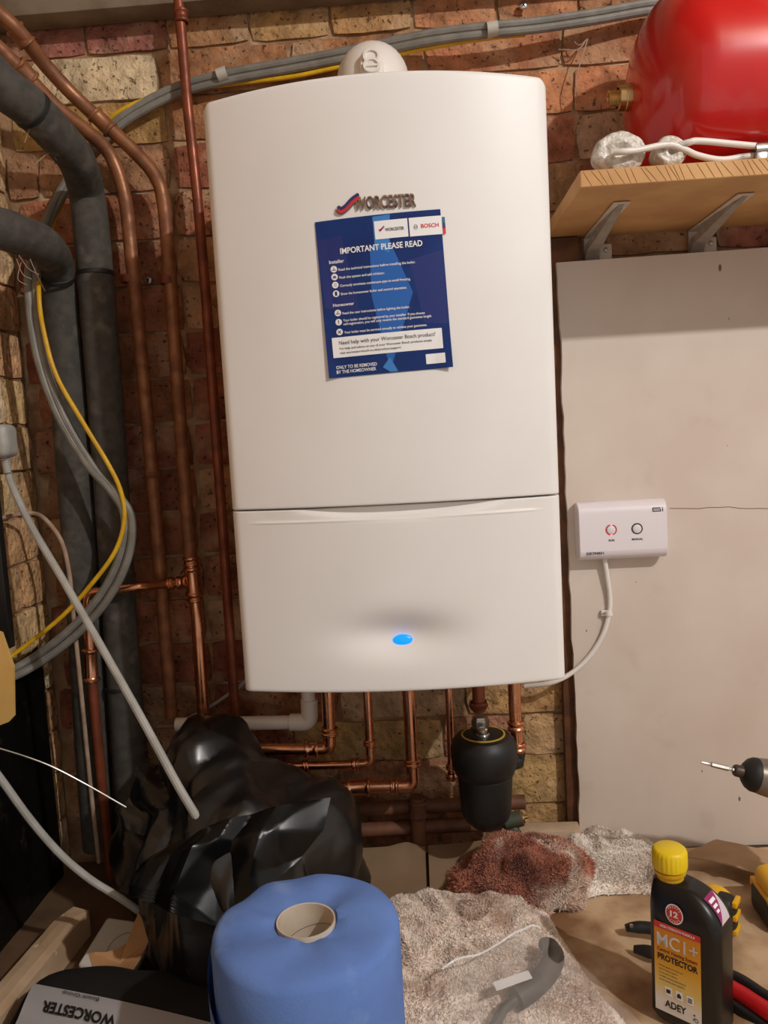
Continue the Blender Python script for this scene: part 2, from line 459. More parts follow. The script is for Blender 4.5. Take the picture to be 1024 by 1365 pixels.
# ------------------------------------------------------------------ white painted board and batten
YB = -.034
tl = at(743, 350, YB); tr = at(1024, 331, YB)
bm = BM()
nL = 40; rnd = random.Random(3)
edge = [(at(743+(775-743)*i/nL, 350+(1118-350)*i/nL, YB).x + rnd.uniform(-.0022, .0012) + (.004 if i in (5, 6) else 0), tl.z+(BENCH+.002-tl.z)*i/nL) for i in range(nL+1)]
fr = [bm.verts.new((x, YB, z)) for x, z in edge]; ff = [bm.verts.new((1.15, YB, BENCH+.002)), bm.verts.new((1.15, YB, tl.z+.006))]
loop = fr+ff; bkv = [bm.verts.new((v.co.x, YB+.012, v.co.z)) for v in loop]
bm.faces.new(loop); bm.faces.new(bkv[::-1])
for i in range(len(loop)): bm.faces.new((loop[i], bkv[i], bkv[(i+1) % len(loop)], loop[(i+1) % len(loop)]))
bd = thing('wall_board', 'large off white painted board fixed to the wall right of the boiler', 'board', (.7, YB+.006, BENCH))
obj('panel', bm, BOARD, bd, smooth=False)
bm = BM(); rr = random.Random(5)
pts = [at(893+i*13.2, 677.5-(1.5 if 3 < i < 7 else 0)+rr.uniform(-.5, .5), YB-.0004) for i in range(11)]
tube(bm, pts, .0005, 5); obj('crack', bm, mat('crack_dark', rgb(110, 92, 78), rough=.9), bd)
bm = BM()
for (px, py, s) in ((960, 357, 3.2), (972, 425, 1.0), (970, 594, .8), (782, 841, 1.2), (848, 776, .8), (986, 1065, 2.4), (936, 1028, 1.3)):
    p = at(px, py, YB-.0003); k = s*.0013
    bm.faces.new([bm.verts.new((p.x+k*.6*cos(a), p.y, p.z+k*1.4*sin(a))) for a in [2*pi*i/10 for i in range(10)]])
split_obj('mark', bm, mat('mark_dark', rgb(120, 100, 84), rough=.9), bd)
bm = BM(); x0 = at(748, 700, -.018).x-.006; box(bm, x0, x0+.05, -.021, -.003, BENCH, .262, .0015)
one('batten', bm, WOOD_D, 'thin dark wooden batten behind the left edge of the white board', 'batten')

# ------------------------------------------------------------------ boiler
boiler = thing('boiler', 'tall white wall mounted gas boiler with a blue lamp and a raised name badge', 'boiler', (0, -.17, -.3875))
HW, ZT, ZB, ZS, YF = .2195, .3875, -.3875, -.1375, -.34
def bow(x, z):
    b = .026+.016*(z-ZB)/(ZT-ZB)
    return -b*(1-(x/HW)**2)
def yfront(x, z):
    """front skin of the casing, edges rolled back"""
    y = YF+bow(x, z); e = HW-abs(x); R = .012
    if e < R: y += R-sqrt(max(0, R*R-(R-e)**2))
    return y
def ztop(x): return ZT+.005*(1-(x/HW)**2) - (max(0, abs(x)-HW+.012)**2/.012*.6)
xs = [-HW+.0, ] ; 
xs = [-HW, -HW+.0008, -HW+.002, -HW+.004, -HW+.0065, -HW+.0095, -HW+.013] + list(np.linspace(-HW+.02, HW-.02, 40)) + [HW-.013, HW-.0095, HW-.0065, HW-.004, HW-.002, HW-.0008, HW]
def panel(zlo, zhi_fn, nz, disp, rtop=.006, rbot=.002, zlist=None):
    bm = bmesh.new(); rows = []
    ts = zlist if zlist is not None else np.linspace(0, 1, nz)
    for t in ts:
        row = []
        for x in xs:
            zt = zhi_fn(x); z = zlo+(zt-zlo)*t
            y = yfront(x, z)+disp(x, z)
            et, eb = zt-z, z-zlo
            if et < rtop: y += rtop-sqrt(max(0, rtop**2-(rtop-et)**2))
            if eb < rbot: y += rbot-sqrt(max(0, rbot**2-(rbot-eb)**2))
            row.append(bm.verts.new((x, y, z)))
        rows.append(row)
    n = len(xs)
    for a, b in zip(rows, rows[1:]):
        for i in range(n-1): bm.faces.new((a[i], a[i+1], b[i+1], b[i]))
    rim = rows[0]+[r[-1] for r in rows[1:]]+rows[-1][-2::-1]+[r[0] for r in rows[-2:0:-1]]
    back = [bm.verts.new((v.co.x, -.31, v.co.z)) for v in rim]
    for i in range(len(rim)):
        j = (i+1) % len(rim); bm.faces.new((rim[j], rim[i], back[i], back[j]))
    bm.faces.new(back)
    return bm
z0u = ZS+.0012
tl_ = [0, .0012, .003, .006]+list(np.linspace(.02, .98, 34))+[.9885, .991, .9935, .9955, .9972, .9986, .9995, 1]
uc = obj('upper_casing', panel(z0u, ztop, 0, lambda x, z: 0, zlist=tl_, rtop=.006), WHITE, boiler, angle=60)
DC = (-.002, -.3125)      # centre of the dished lamp recess
def fdisp(x, z):
    d = 0
    ex, ez = (x-DC[0])/.068, (z-DC[1])/.028
    r2 = ex*ex+ez*ez
    d += .018*math.exp(-r2*1.15)
    zt = ZS-.0012; zc = zt-.013*max(0, 1-((x-.01)/.135)**2)    # finger scoop along the top
    if abs(x-.01) < .135:
        q = (z-zc)/.006; d += .012*(1/(1+math.exp(-max(-30, min(30, q*3)))))*max(0, 1-((x-.01)/.135)**2)**.5
    zr = zt-.016                                              # fine moulded ridge
    if abs(x) < .185: d += -.0012*math.exp(-((z-zr)/.0016)**2)+.0012*(1/(1+math.exp(-max(-30, min(30, (z-zr)/.0008)))))
    return d
fl = [0, .004, .01]+list(np.linspace(.02, .90, 66))+list(np.linspace(.905, .996, 40))+[.998, 1]
flap = obj('control_flap', panel(ZB, lambda x: ZS-.0012, 0, fdisp, rtop=.0015, rbot=.004, zlist=fl), WHITE, boiler, angle=60)
bm = BM(); box(bm, -HW+.006, HW-.006, -.312, -.001, ZB+.004, ZT-.004, .003)
obj('rear_body', bm, mat('boiler_body', rgb(214, 210, 204), rough=.5), boiler)
# lamp
pl = at(537, 855.5, YF-.02)
yl = yfront(pl.x, pl.z)+fdisp(pl.x, pl.z)
bm = BM(); M = Matrix.Translation((pl.x, yl-.0005, pl.z)) @ Matrix.Diagonal((1.75, 1, 1, 1)) @ Matrix.Rotation(pi/2, 4, 'X')
lathe(bm, [(0, .0035), (.0045, .003), (.0068, .0018), (.0078, 0), (.0078, -.004)], M, 24)
obj('indicator_lamp', bm, mat('blue_lamp', rgb(10, 90, 220), rough=.3, emit=(.0, .22, 1, 1), estr=1.5, c2=rgb(10, 90, 220)), boiler)
# name badge: raised letters and a two colour tick
def on_front(off):
    return lambda x, z: Vector((x, yfront(x, z)-off, z))
b0, b1 = at(474, 281.5, YF-.036), at(555, 277.5, YF-.036)
bdg = BM(); vs, fs = text2d('WORCESTER', .006, .5)
wx0 = min(v[0] for v in vs); wx1 = max(v[0] for v in vs); sx = (b1.x-b0.x)/(wx1-wx0); sz = .0148/.70
big = text2d('W', .02, .5)
V = []
for v in vs:
    x = b0.x+(v[0]-wx0)*sx; z = b0.z+.0005+v[1]*sz
    V.append(bdg.verts.new((x, yfront(x, z)-.0018-v[2]*.0036, z)))
for f in fs:
    try: bdg.faces.new([V[i] for i in f])
    except ValueError: pass
bt = obj('badge_lettering', bdg, mat('bronze_letters', rgb(150, 116, 92), rgb(84, 60, 48), scale=120, rough=.45, metal=.2), boiler, smooth=False); bt['kind'] = 'stuff'
def strip(path, wd, off, thick, name, material, par):
    bm = BM(); P = spline(path, 6); top = []
    for i, (x, z) in enumerate([(p[0], p[2]) for p in P]):
        t = P[min(i+1, len(P)-1)]-P[max(i-1, 0)]; t.normalize(); n = Vector((-t.z, 0, t.x))
        q = []
        for s in (-1, 1):
            for d in (0, thick):
                xx = x+n.x*wd*s/2; zz = z+n.z*wd*s/2; q.append(bm.verts.new((xx, yfront(xx, zz)-off-d, zz)))
        top.append(q)
    for a, b in zip(top, top[1:]):
        for i, j in ((0, 1), (1, 3), (3, 2), (2, 0)): bm.faces.new((a[i], a[j], b[j], b[i]))
    for q in (top[0], top[-1]): bm.faces.new((q[0], q[1], q[3], q[2]))
    return obj(name, bm, material, par, smooth=False)
def tick(dz, wd, name, m, off, th, par):
    pts = [at(px, py, YF-.036) for px, py in ((450.5, 278), (455, 281), (462, 277), (470, 268.5), (479, 262))]
    return strip([Vector((p.x, 0, p.z+dz)) for p in pts], wd, off, th, name, m, par)
tick(-.0008, .0085, 'badge_tick', mat('tick_edge', rgb(104, 92, 86), rough=.4), .0002, .003, boiler)
tick(.0012, .0034, 'badge_tick', mat('tick_blue', rgb(38, 44, 110), rough=.4), .003, .0008, boiler)
tick(-.0026, .0036, 'badge_tick', mat('tick_red', rgb(206, 48, 48), rough=.4), .003, .0008, boiler)
# flue elbow on top
FX, FY = -.004, -.19
bm = BM()
P = [Vector((FX, FY, ZT-.004)), Vector((FX, FY, .44))]
R0 = .03
for k in range(1, 13):
    a = pi/2*k/12; P.append(Vector((FX, FY+R0*(1-cos(a)), .44+R0*sin(a))))
P += [Vector((FX, -.06, .47)), Vector((FX, .0, .47))]
tube(bm, P, .0525, 36)
fe = obj('flue_elbow', bm, PLASTIC_W, boiler, angle=60)
bm = BM(); lathe(bm, [(.05, 0), (.062, 0), (.062, .01), (.0555, .014), (.0555, .03), (.05, .03)], Matrix.Translation((FX, FY, ZT-.002)), 36)
obj('flue_collar', bm, PLASTIC_W, fe)
# oval test point plate on the elbow shoulder
Mt = Matrix.Translation((FX+.002, FY-.0375, .455)) @ Matrix.Rotation(radians(72), 4, 'X')
bm = BM()
def stadium(r, h, z): return [Vector((r*cos(a)+0, r*sin(a)+(h if sin(a) > 0 else -h), z)) for a in [2*pi*k/32+.001 for k in range(32)]]
lo = [bm.verts.new(Mt @ v) for v in stadium(.0165, .0085, -.02)]; hi = [bm.verts.new(Mt @ v) for v in stadium(.0165, .0085, .0185)]; h2 = [bm.verts.new(Mt @ v) for v in stadium(.0145, .0075, .0205)]
for a, b in ((lo, hi), (hi, h2)):
    for k in range(32): bm.faces.new((a[k], a[(k+1) % 32], b[(k+1) % 32], b[k]))
bm.faces.new(h2)
obj('test_point_plate', bm, PLASTIC_W, fe)
for dy, hh in ((.0085, .004), (-.0085, .0065)):
    bm = BM(); lathe(bm, [(.0, .0205+hh-.003), (.0085, .0205+hh-.003), (.0085, .0205+hh), (.0115, .0205+hh), (.012, .0205+hh-.001), (.012, .018)], Mt @ Matrix.Translation((0, dy, 0)), 24)
    for a in (0, 2.1, 4.2):
        box(bm, -.0105, .0105, -.0015, .0015, .0205, .0205+hh-.0005, M=Mt @ Matrix.Translation((0, dy, 0)) @ Matrix.Rotation(a, 4, 'Z')) if a == 0 and dy < 0 else None
    obj('test_point_cap', bm, PLASTIC_W, fe)

# ------------------------------------------------------------------ instruction sheet stuck on the boiler
C = [at(419.7, 296, YF-.036), at(587, 279, YF-.034), at(439, 504.5, YF-.034), at(604, 489.5, YF-.032)]
def sheet(off):
    def f(u, v):      # u right 0..1, v up: 0 top, -1 bottom
        t = -v; p = (C[0]*(1-u)+C[1]*u)*(1-t)+(C[2]*(1-u)+C[3]*u)*t
        curl = .006*max(0, t-.8)*5*max(0, u-.86)*7+.003*max(0, .08-u)/.08*t
        return Vector((p.x, yfront(p.x, p.z)-off-curl, p.z))
    return f
leaf = thing('instruction_sheet', 'blue instruction sheet with white print stuck on the boiler front', 'leaflet', tuple((C[2]+C[3])/2))
S0 = sheet(.0012)
bm = BM(); rect(bm, S0, 0, -1, 1, 0, 24, 24)
g = bm.faces[:]; r = bmesh.ops.solidify(bm, geom=g, thickness=.0004)
obj('paper', bm, mat('sheet_blue', rgb(34, 68, 146), rgb(36, 78, 160), scale=9, rough=.32, c3=rgb(40, 60, 136), s3=14, lo3=.5, hi3=.7), leaf)
SH = {}; icons = None
def ink(name, m, fill, off=.0017):
    bm = BM(); fill(bm, sheet(off))
    if name in ('printed_panel', 'printed_shape') or fill is icons: return split_obj(name, bm, m, leaf, smooth=False)
    return tag(obj(name, bm, m, leaf, smooth=False), kind='stuff')
B2 = mat('sheet_mid_blue', rgb(32, 96, 178), rough=.32); B3 = mat('sheet_dark_blue', rgb(26, 42, 112), rough=.32); B4 = mat('sheet_light_blue', rgb(58, 128, 200), rough=.32)
def quadgrid(bm, f, a, b, c, d, n=8):
    V = [[bm.verts.new(f(*[(a[k]*(1-i/n)+b[k]*i/n)*(1-j/n)+(d[k]*(1-i/n)+c[k]*i/n)*j/n for k in (0, 1)])) for i in range(n+1)] for j in range(n+1)]
    for j in range(n):
        for i in range(n):
            if len({V[j][i], V[j][i+1], V[j+1][i+1], V[j+1][i]}) == 4: bm.faces.new((V[j][i], V[j][i+1], V[j+1][i+1], V[j+1][i]))
ink('printed_shape', B2, lambda bm, f: (quadgrid(bm, f, (.42, -.2), (.56, -.12), (.73, -.5), (.40, -.5)), quadgrid(bm, f, (.40, -.5), (.73, -.5), (.50, -.985), (.47, -.85))), .0014)
ink('printed_shape', B3, lambda bm, f: (quadgrid(bm, f, (.0, -.12), (.2, -.1), (.3, -.6), (.02, -.55)), quadgrid(bm, f, (.72, -.3), (.99, -.25), (.99, -.72), (.8, -.7))), .0013)
ink('printed_shape', B4, lambda bm, f: (quadgrid(bm, f, (.46, -.01), (.60, -.005), (.57, -.24), (.46, -.2)), quadgrid(bm, f, (.44, -.96), (.505, -.9), (.56, -.995), (.5, -.995))), .0015)
def whites(bm, f):
    rect(bm, f, .47, -.153, .733, -.04); rect(bm, f, .745, -.155, 1.004, -.04)
    rect(bm, f, .05, -.872, .935, -.742, 12); rect(bm, f, .79, -.966, .945, -.902)
ink('printed_panel', INK_W, whites)
def icons(bm, f):
    for v in (.308, .357, .408, .463, .586, .645, .708): disc(bm, f, .118, -v, .021, ru=1.27)
ink('printed_icon', INK_W, icons)
def glyphs(bm, f):
    for k, v in enumerate((.308, .357, .408, .463, .586, .645, .708)):
        if k in (0, 4):
            rect(bm, f, .100, -v-.008, .136, -v-.004); rect(bm, f, .1155, -v-.006, .1205, -v+.012)
        elif k == 1: rect(bm, f, .104, -v-.008, .132, -v-.002); rect(bm, f, .107, -v, .129, -v+.006)
        elif k == 2: annulus(bm, f, .118, -v, .007, .009)
        elif k == 3: rect(bm, f, .109, -v-.013, .127, -v+.013)
        elif k == 5: rect(bm, f, .115, -v-.003, .121, -v+.013); rect(bm, f, .115, -v-.011, .121, -v-.006)
        else:
            poly(bm, f, [(.103, -v+.008), (.107, -v+.011), (.133, -v-.008), (.129, -v-.011)]); poly(bm, f, [(.129, -v+.011), (.133, -v+.008), (.107, -v-.011), (.103, -v-.008)])
ink('printed_icon', B3, glyphs, .0020)
def wtext(bm, f):
    put_text(bm, 'IMPORTANT PLEASE READ', f, .182, -.218, width=.655, cap=.036, bold=.02)
    put_text(bm, 'Installer', f, .085, -.272, width=.12, cap=.022, bold=.015)
    put_text(bm, 'Homeowner', f, .085, -.545, width=.17, cap=.02, bold=.015)
    for t, u, v, wd in (('Read the technical instructions before installing the boiler.', .155, .322, .615), ('Flush the system and add inhibitor.', .155, .372, .365),
                        ('Correctly terminate condensate pipe to avoid freezing.', .155, .424, .565), ('Show the homeowner boiler and control operation.', .155, .476, .53),
                        ('Read the user instructions before lighting the boiler.', .155, .599, .54), ('Your boiler should be registered by your installer. If you choose', .155, .645, .655),
                        ('self-registration, you will only receive the standard guarantee length.', .155, .668, .71), ('Your boiler must be serviced annually to validate your guarantee.', .155, .722, .665)):
        put_text(bm, t, f, u, -v, width=wd, cap=.0155, bold=.012)
    put_text(bm, 'ONLY TO BE REMOVED', f, .065, -.945, width=.33, cap=.021, bold=.012)
    put_text(bm, 'BY THE HOMEOWNER', f, .065, -.975, width=.32, cap=.021, bold=.012)
ink('printed_text', INK_W, wtext)
def ktext(bm, f):
    put_text(bm, 'Need help with your Worcester Bosch product?', f, .105, -.79, width=.775, cap=.025, bold=0)
    put_text(bm, 'For help and advice on any of your Worcester Bosch products simply', f, .105, -.822, width=.745, cap=.0145, bold=.004)
    put_text(bm, 'visit worcester-bosch.co.uk/product-support', f, .105, -.85, width=.495, cap=.0145, bold=.004)
    put_text(bm, 'WORCESTER', f, .553, -.108, width=.15, cap=.019, bold=.015)
ink('printed_text', INK_K, ktext, .0021)
RINK = mat('red_ink', rgb(214, 40, 48), rough=.5)
ink('printed_text', RINK, lambda bm, f: put_text(bm, 'BOSCH', f, .837, -.108, width=.14, cap=.024, bold=.02), .0021)
GREYI = mat('grey_ink', rgb(130, 130, 134), rough=.5)
def emblem(bm, f):
    annulus(bm, f, .795, -.099, .0125, .0155); rect(bm, f, .785, -.102, .805, -.098); rect(bm, f, .785, -.108, .7875, -.09); rect(bm, f, .8025, -.108, .805, -.09)
ink('printed_emblem', GREYI, emblem, .0021)
ink('printed_emblem', RINK, lambda bm, f: poly(bm, f, [(.505, -.103), (.515, -.108), (.55, -.083), (.548, -.078), (.515, -.1), (.507, -.098)]), .0021)
ink('printed_emblem', B3, lambda bm, f: poly(bm, f, [(.503, -.098), (.513, -.102), (.548, -.076), (.546, -.071), (.513, -.094), (.505, -.092)]), .0022)
bm = BM(); f = sheet(.0016); rect(bm, f, 1.006, -.155, 1.03, -.12, 2); obj('colour_tab', bm, RINK, leaf, smooth=False)
bm = BM(); rect(bm, f, 1.006, -.12, 1.03, -.085, 2); obj('colour_tab', bm, mat('tab_purple', rgb(70, 40, 110), rough=.5), leaf, smooth=False)
bm = BM(); rect(bm, f, 1.006, -.085, 1.03, -.05, 2); obj('colour_tab', bm, mat('tab_teal', rgb(30, 110, 140), rough=.5), leaf, smooth=False)

# ------------------------------------------------------------------ shelf, brackets
SZ0, SZ1, SYF = .264, .286, -.292
sxl = at(774, 255, SYF).x
WOODS = mat('shelf_wood', rgb(206, 158, 100), rgb(186, 136, 82), scale=9, rough=.62, bump=.05, bscale=60)
bm = BM(); box(bm, sxl, 1.15, SYF, -.004, SZ0, SZ1, .0012, 1)
sh = thing('wall_shelf', 'pine board shelf with saw marked front edge carrying the red tank', 'shelf', (.75, -.13, SZ0))
obj('board', bm, WOODS, sh, smooth=False)
bm = BM(); rnd = random.Random(11)
x = sxl+.004
while x < .66:
    dx = rnd.uniform(.007, .016); z = SZ0+.002
    tube(bm, [(x, SYF-.0001, SZ1-.0015), (x+dx*.5, SYF-.0003, (SZ0+SZ1)/2), (x+dx, SYF-.0001, SZ0+.0015)], .00035, 4)
    x += rnd.uniform(.005, .015)
tag(obj('saw_marks', bm, mat('saw_dark', rgb(164, 118, 70), rough=.9), sh), kind='stuff')

PAINTW = mat('bracket_paint', rgb(214, 202, 188), rgb(198, 184, 170), scale=40, rough=.5)
def bracket(px, py, label):
    x = at(px, py, -.003).x
    br = thing('shelf_bracket', label, 'bracket', (x, -.006, .13), group=None)
    bm = BM(); box(bm, x-.012, x+.012, -.007, -.0035, .19, SZ0-.001, .001, 1); obj('wall_leg', bm, PAINTW, br)
    bm = BM(); box(bm, x-.012, x+.012, -.215, -.0035, SZ0-.004, SZ0-.0008, .001, 1); obj('shelf_leg', bm, PAINTW, br)
    # folded channel arm, tapering to the front
    bm = BM(); prof = [(-.008, .196, .024), (-.010, .226, .026), (-.022, .2365, .025), (-.07, .2425, .021), (-.13, .2505, .017), (-.19, .2572, .012), (-.212, .2595, .008)]
    prof = [(a, b, c) for a, b, c in prof]
    rows = []
    for y, z, wd in prof:
        q = [bm.verts.new((x+s*wd/2, y+dy, z+dz)) for s, dy, dz in ((-1, .004, .010), (-.85, 0, 0), (.85, 0, 0), (1, .004, .010))]
        rows.append(q)
    for a, b in zip(rows, rows[1:]):
        for i in range(3): bm.faces.new((a[i], a[i+1], b[i+1], b[i]))
    bmesh.ops.solidify(bm, geom=bm.faces[:], thickness=.0016)
    obj('arm', bm, PAINTW, br, angle=50)
    for (sx_, z) in ((.0, .2035), ):
        bm = BM(); lathe(bm, [(0, .003), (.0035, .0022), (.0042, 0), (.0042, -.004)], frame((x+.024, -.008, .240), (0, -1, 0)), 14); obj('screw', bm, STEEL, br)
    bm = BM(); box(bm, x+.012, x+.034, -.008, -.0035, .19, .25, .0025, 2); obj('wall_tab', bm, PAINTW, br)
    return br
bracket(788, 340, 'pale metal shelf bracket nearest the boiler')
bracket(927, 334, 'pale metal shelf bracket further from the boiler below the red tank')

# ------------------------------------------------------------------ red tank
TR, TY = .14, -.152
tz = SZ1+TR+.0005; tx = .371
tank = thing('expansion_tank', 'glossy red domed tank lying on the pine shelf', 'tank', (tx+.2, TY, SZ1))
prof = []
for k in range(0, 25):
    a = pi/2*k/24; prof.append((TR*sin(a)**.92, .082*(1-cos(a)**.9)))
prof += [(TR, .10), (TR, .2), (TR, .2345), (TR+.0022, .236), (TR+.0022, .2485), (TR, .25), (TR, .36)]
for k in range(1, 20):
    a = pi/2*k/19; prof.append((TR*cos(a) if k < 19 else 0, .36+.08*sin(a)))
MX = Matrix.Translation((tx, TY, tz)) @ Matrix.Rotation(pi/2, 4, 'Y')
bm = BM(); lathe(bm, prof, MX, 72); obj('shell', bm, RED, tank, angle=60)
bm = BM(); lathe(bm, [(.013, .004), (.019, .002), (.019, -.006), (.0178, -.007), (.0178, -.016), (.0145, -.0175), (.0145, -.006)], MX, 28); obj('brass_nut', bm, BRASS, tank)
bm = BM(); pr = [(.006, -.012)]; 
pr += [(.0085, -.031)]
z = -.031
while z < -.0175:
    pr += [(.0112, z), (.0102, z+.0012)]; z += .0022
pr += [(.0112, -.016)]
lathe(bm, pr, MX, 28); obj('brass_nipple', bm, BRASS, tank)
bm = BM(); 
for yy in (-.07, .07): box(bm, tx+.16, tx+.2, TY+yy-.02, TY+yy+.02, SZ1+.0005, SZ1+.03, .002)
split_obj('foot', bm, RED, tank)

# white pipes with bubble wrapped ends on the shelf edge
WRAP = mat('bubble_wrap', rgb(228, 222, 212), rgb(186, 178, 166), scale=110, rough=.28, bump=.7, bscale=170, spec=.8, lo=.4, hi=.6)
WPIPE = mat('white_painted_pipe', rgb(226, 220, 212), rgb(150, 146, 140), scale=30, rough=.4, lo=.55, hi=.7)
def wrap_end(c, rx, rz, depth, seed):
    bm = bmesh.new(); bmesh.ops.create_icosphere(bm, subdivisions=5, radius=1)
    for v in bm.verts:
        d = v.co.copy(); rr = sqrt(d.x*d.x+d.z*d.z)
        ang = math.atan2(d.z, d.x)
        k = 1+.07*noise.noise(d*2.2+Vector((seed, 0, 0)))+.035*abs(noise.noise(d*8+Vector((0, seed, 0))))
        sp = .06*sin(ang+rr*9)*(1 if d.y < 0 else 0)*min(1, rr*1.6)*(1 if rr < .92 else 0)
        hole = .55*math.exp(-(rr/.2)**2) if d.y < 0 else 0
        y = math.copysign(abs(d.y)**.45, d.y)
        v.co = Vector((c.x+d.x*abs(1)**.5*rx*k, c.y+(y*(1-hole)+sp)*depth, c.z+d.z*rz*k))
    return bm
def shelfz(p): return p
for i, (path, c2, rx, rz, lab) in enumerate((
    ([(818, 203, -.283), (832, 202, -.288), (852, 200, -.285), (890, 193, -.28), (912, 199, -.276), (930, 207, -.27), (962, 213, -.262), (1000, 208, -.255), (1060, 204, -.25)], (825, 202), .0345, .0275, 'white bent pipe with a large bubble wrapped end at the shelf corner'),
    ([(900, 196, -.276), (918, 190, -.279), (935, 188, -.275), (1000, 194, -.262), (1060, 199, -.25)], (892, 201), .0215, .0225, 'white straight pipe with a smaller bubble wrapped end beside the red tank'))):
    P = [at(*p) for p in path]; c = at(c2[0], c2[1], -.262)
    c.z = SZ1+rz*1.0
    wp = thing('wrapped_pipe', lab, 'pipe', (c.x, -.258, SZ1), group=None)
    bm = BM(); tube(bm, spline(P, 8), .0043, 12); obj('pipe', bm, WPIPE, wp)
    obj('bubble_wrap_end', wrap_end(Vector((c.x, -.256, c.z)), rx, rz, .022, 3+i*5), WRAP, wp, angle=180)
bm = BM(); p = at(1013, 200, -.258); lathe(bm, [(.0065, -.008), (.0095, -.0075), (.0095, .0075), (.0065, .008)], frame(p, (1, 0, 0)), 18); 
p2 = at(1013, 209, -.254); box(bm, p.x-.008, p.x+.008, p.y-.008, p.y+.008, SZ1+.0003, p.z-.004, .002)
one('pipe_clamp', bm, STEEL, 'small grey clamp holding the two white pipes on the shelf', 'clamp')

# ------------------------------------------------------------------ wireless receiver box
YE = YB-.034
c00 = at(775, 748, YE+.004); c10 = at(891, 741, YE+.004); c01 = at(767.5, 672, YE+.004); c11 = at(888.5, 664, YE+.004)
ex0, ex1 = (c00.x+c01.x)/2, (c10.x+c11.x)/2; ez0, ez1 = (c00.z+c10.z)/2-.001, (c01.z+c11.z)/2
rec = thing('receiver_box', 'white wireless receiver box with two round buttons on the painted board', 'control box', ((ex0+ex1)/2, YB, ez0))
bm = bmesh.new(); prf = [(YB-.0004, ez0+.004), (YB-.016, ez0+.001), (YE+.014, ez0), (YE+.006, ez0+.0035), (YE+.001, ez0+.010), (YE, ez0+.016)]
for k in range(12): 
    t = k/11; prf.append((YE+.0015*(t*t)*2, ez0+.016+(ez1-ez0-.030)*t))
prf += [(YE+.006, ez1-.008), (YE+.012, ez1-.003), (YE+.02, ez1), (YB-.0004, ez1-.003)]
rows = [[bm.verts.new((x, y, z)) for (y, z) in prf] for x in (ex0, ex0+.0015, ex1-.0015, ex1)]
n = len(prf)
for j, q in enumerate(rows):
    for i, v in enumerate(q):
        if j in (0, 3): v.co.y = YB+(v.co.y-YB)*.93; v.co.z = (ez0+ez1)/2+(v.co.z-(ez0+ez1)/2)*.985
for a, b in zip(rows, rows[1:]):
    for i in range(n): bm.faces.new((a[i], a[(i+1) % n], b[(i+1) % n], b[i]))
bm.faces.new(rows[0]); bm.faces.new(rows[-1][::-1])
RECW = mat('receiver_white', rgb(226, 218, 222), rough=.4)
obj('case', bm, RECW, rec)
ew, eh = ex1-ex0, ez1-ez0
def recf(off):
    def f(u, v):
        z = ez0+v*eh; t = max(0, min(1, (z-ez0-.016)/(eh-.030))); return Vector((ex0+u*ew, YE+.003*t*t-off, z))
    return f
for u, ringm, nm in ((.365, mat('ring_red', rgb(190, 40, 60), rough=.4), 'run_button'), (.655, INK_K, 'manual_button')):
    c = recf(.0)(u, .52)
    bm = BM(); lathe(bm, [(0, .0022), (.005, .0020), (.0068, .0012), (.0072, -.001)], frame(c, (0, -1, 0)), 28); ob = obj(nm, bm, mat('button_grey', rgb(222, 218, 220), rough=.4), rec)
    bm = BM(); lathe(bm, [(.0076, -.001), (.0076, .0008), (.0092, .0008), (.0092, -.001)], frame(c, (0, -1, 0)), 32); obj('button_ring', bm, ringm, ob)
    if nm == 'run_button':
        bm = BM()
        for a in (pi/2, -pi/2): annulus(bm, lambda x, z: Vector((c.x+x, c.y-.0012, c.z+z)), 0, 0, .0077, .0091, 8, a-.22, a+.22)
        obj('status_light', bm, mat('red_led', rgb(255, 120, 130), emit=(1, .2, .25, 1), estr=2.2), ob)
bm = BM(); f = recf(.0005)
put_text(bm, 'RUN', f, .365, .325, cap=.036, bold=.02, align='C', asp=.62); put_text(bm, 'MANUAL', f, .655, .325, width=.125, cap=.036, bold=.02, align='C')
put_text(bm, 'ESRTP4RF+', f, .08, .105, width=.20, cap=.045, bold=.015)
a0, a1, h0, h1 = .835, .955, .795, .865
for (u0, v0, u1, v1) in ((.835, .85, .925, .865), (.835, .795, .93, .81), (.835, .795, .845, .865), (.85, .826, .93, .838), (.92, .80, .93, .838), (.943, .795, .953, .845), (.943, .855, .953, .868)):
    rect(bm, f, u0, v0, u1, v1, 1)
tag(obj('printed_text', bm, INK_K, rec, smooth=False), kind='stuff')
# its cable
cw = [at(806, 742, YB-.012), at(809, 765, YB-.009), at(813, 795, YB-.006), at(812, 818, YB-.006), at(803, 848, YB-.006), at(785, 876, YB-.007), at(762, 897, YB-.010), at(735, 910, YB-.014), at(700, 915, -.03)]
cw[0].z = ez0-.0005
bm = BM(); tube(bm, spline(cw, 10), .0042, 12); rc = one('receiver_cable', bm, PLASTIC_W, 'white cable curving down from the receiver box to the boiler', 'cable')
bm = BM(); c = at(811, 817, YB-.006); lathe(bm, [(.0043, -.005), (.0068, -.0045), (.0068, .0045), (.0043, .005)], frame(c, (-.15, 0, 1)), 18)
cl = thing('cable_clip', 'small white nail clip holding the receiver cable on the board', 'clip', (c.x, YB, c.z))
box(bm, c.x-.012, c.x+.001, YB-.008, YB-.0003, c.z-.0045, c.z+.0045, .001)
obj('hook', bm, PLASTIC_W, cl)
bm = BM(); lathe(bm, [(0, .0022), (.0018, .0016), (.002, 0), (.002, -.003)], frame((c.x-.0085, YB-.008, c.z), (0, -1, 0)), 12); obj('nail', bm, STEEL, cl)

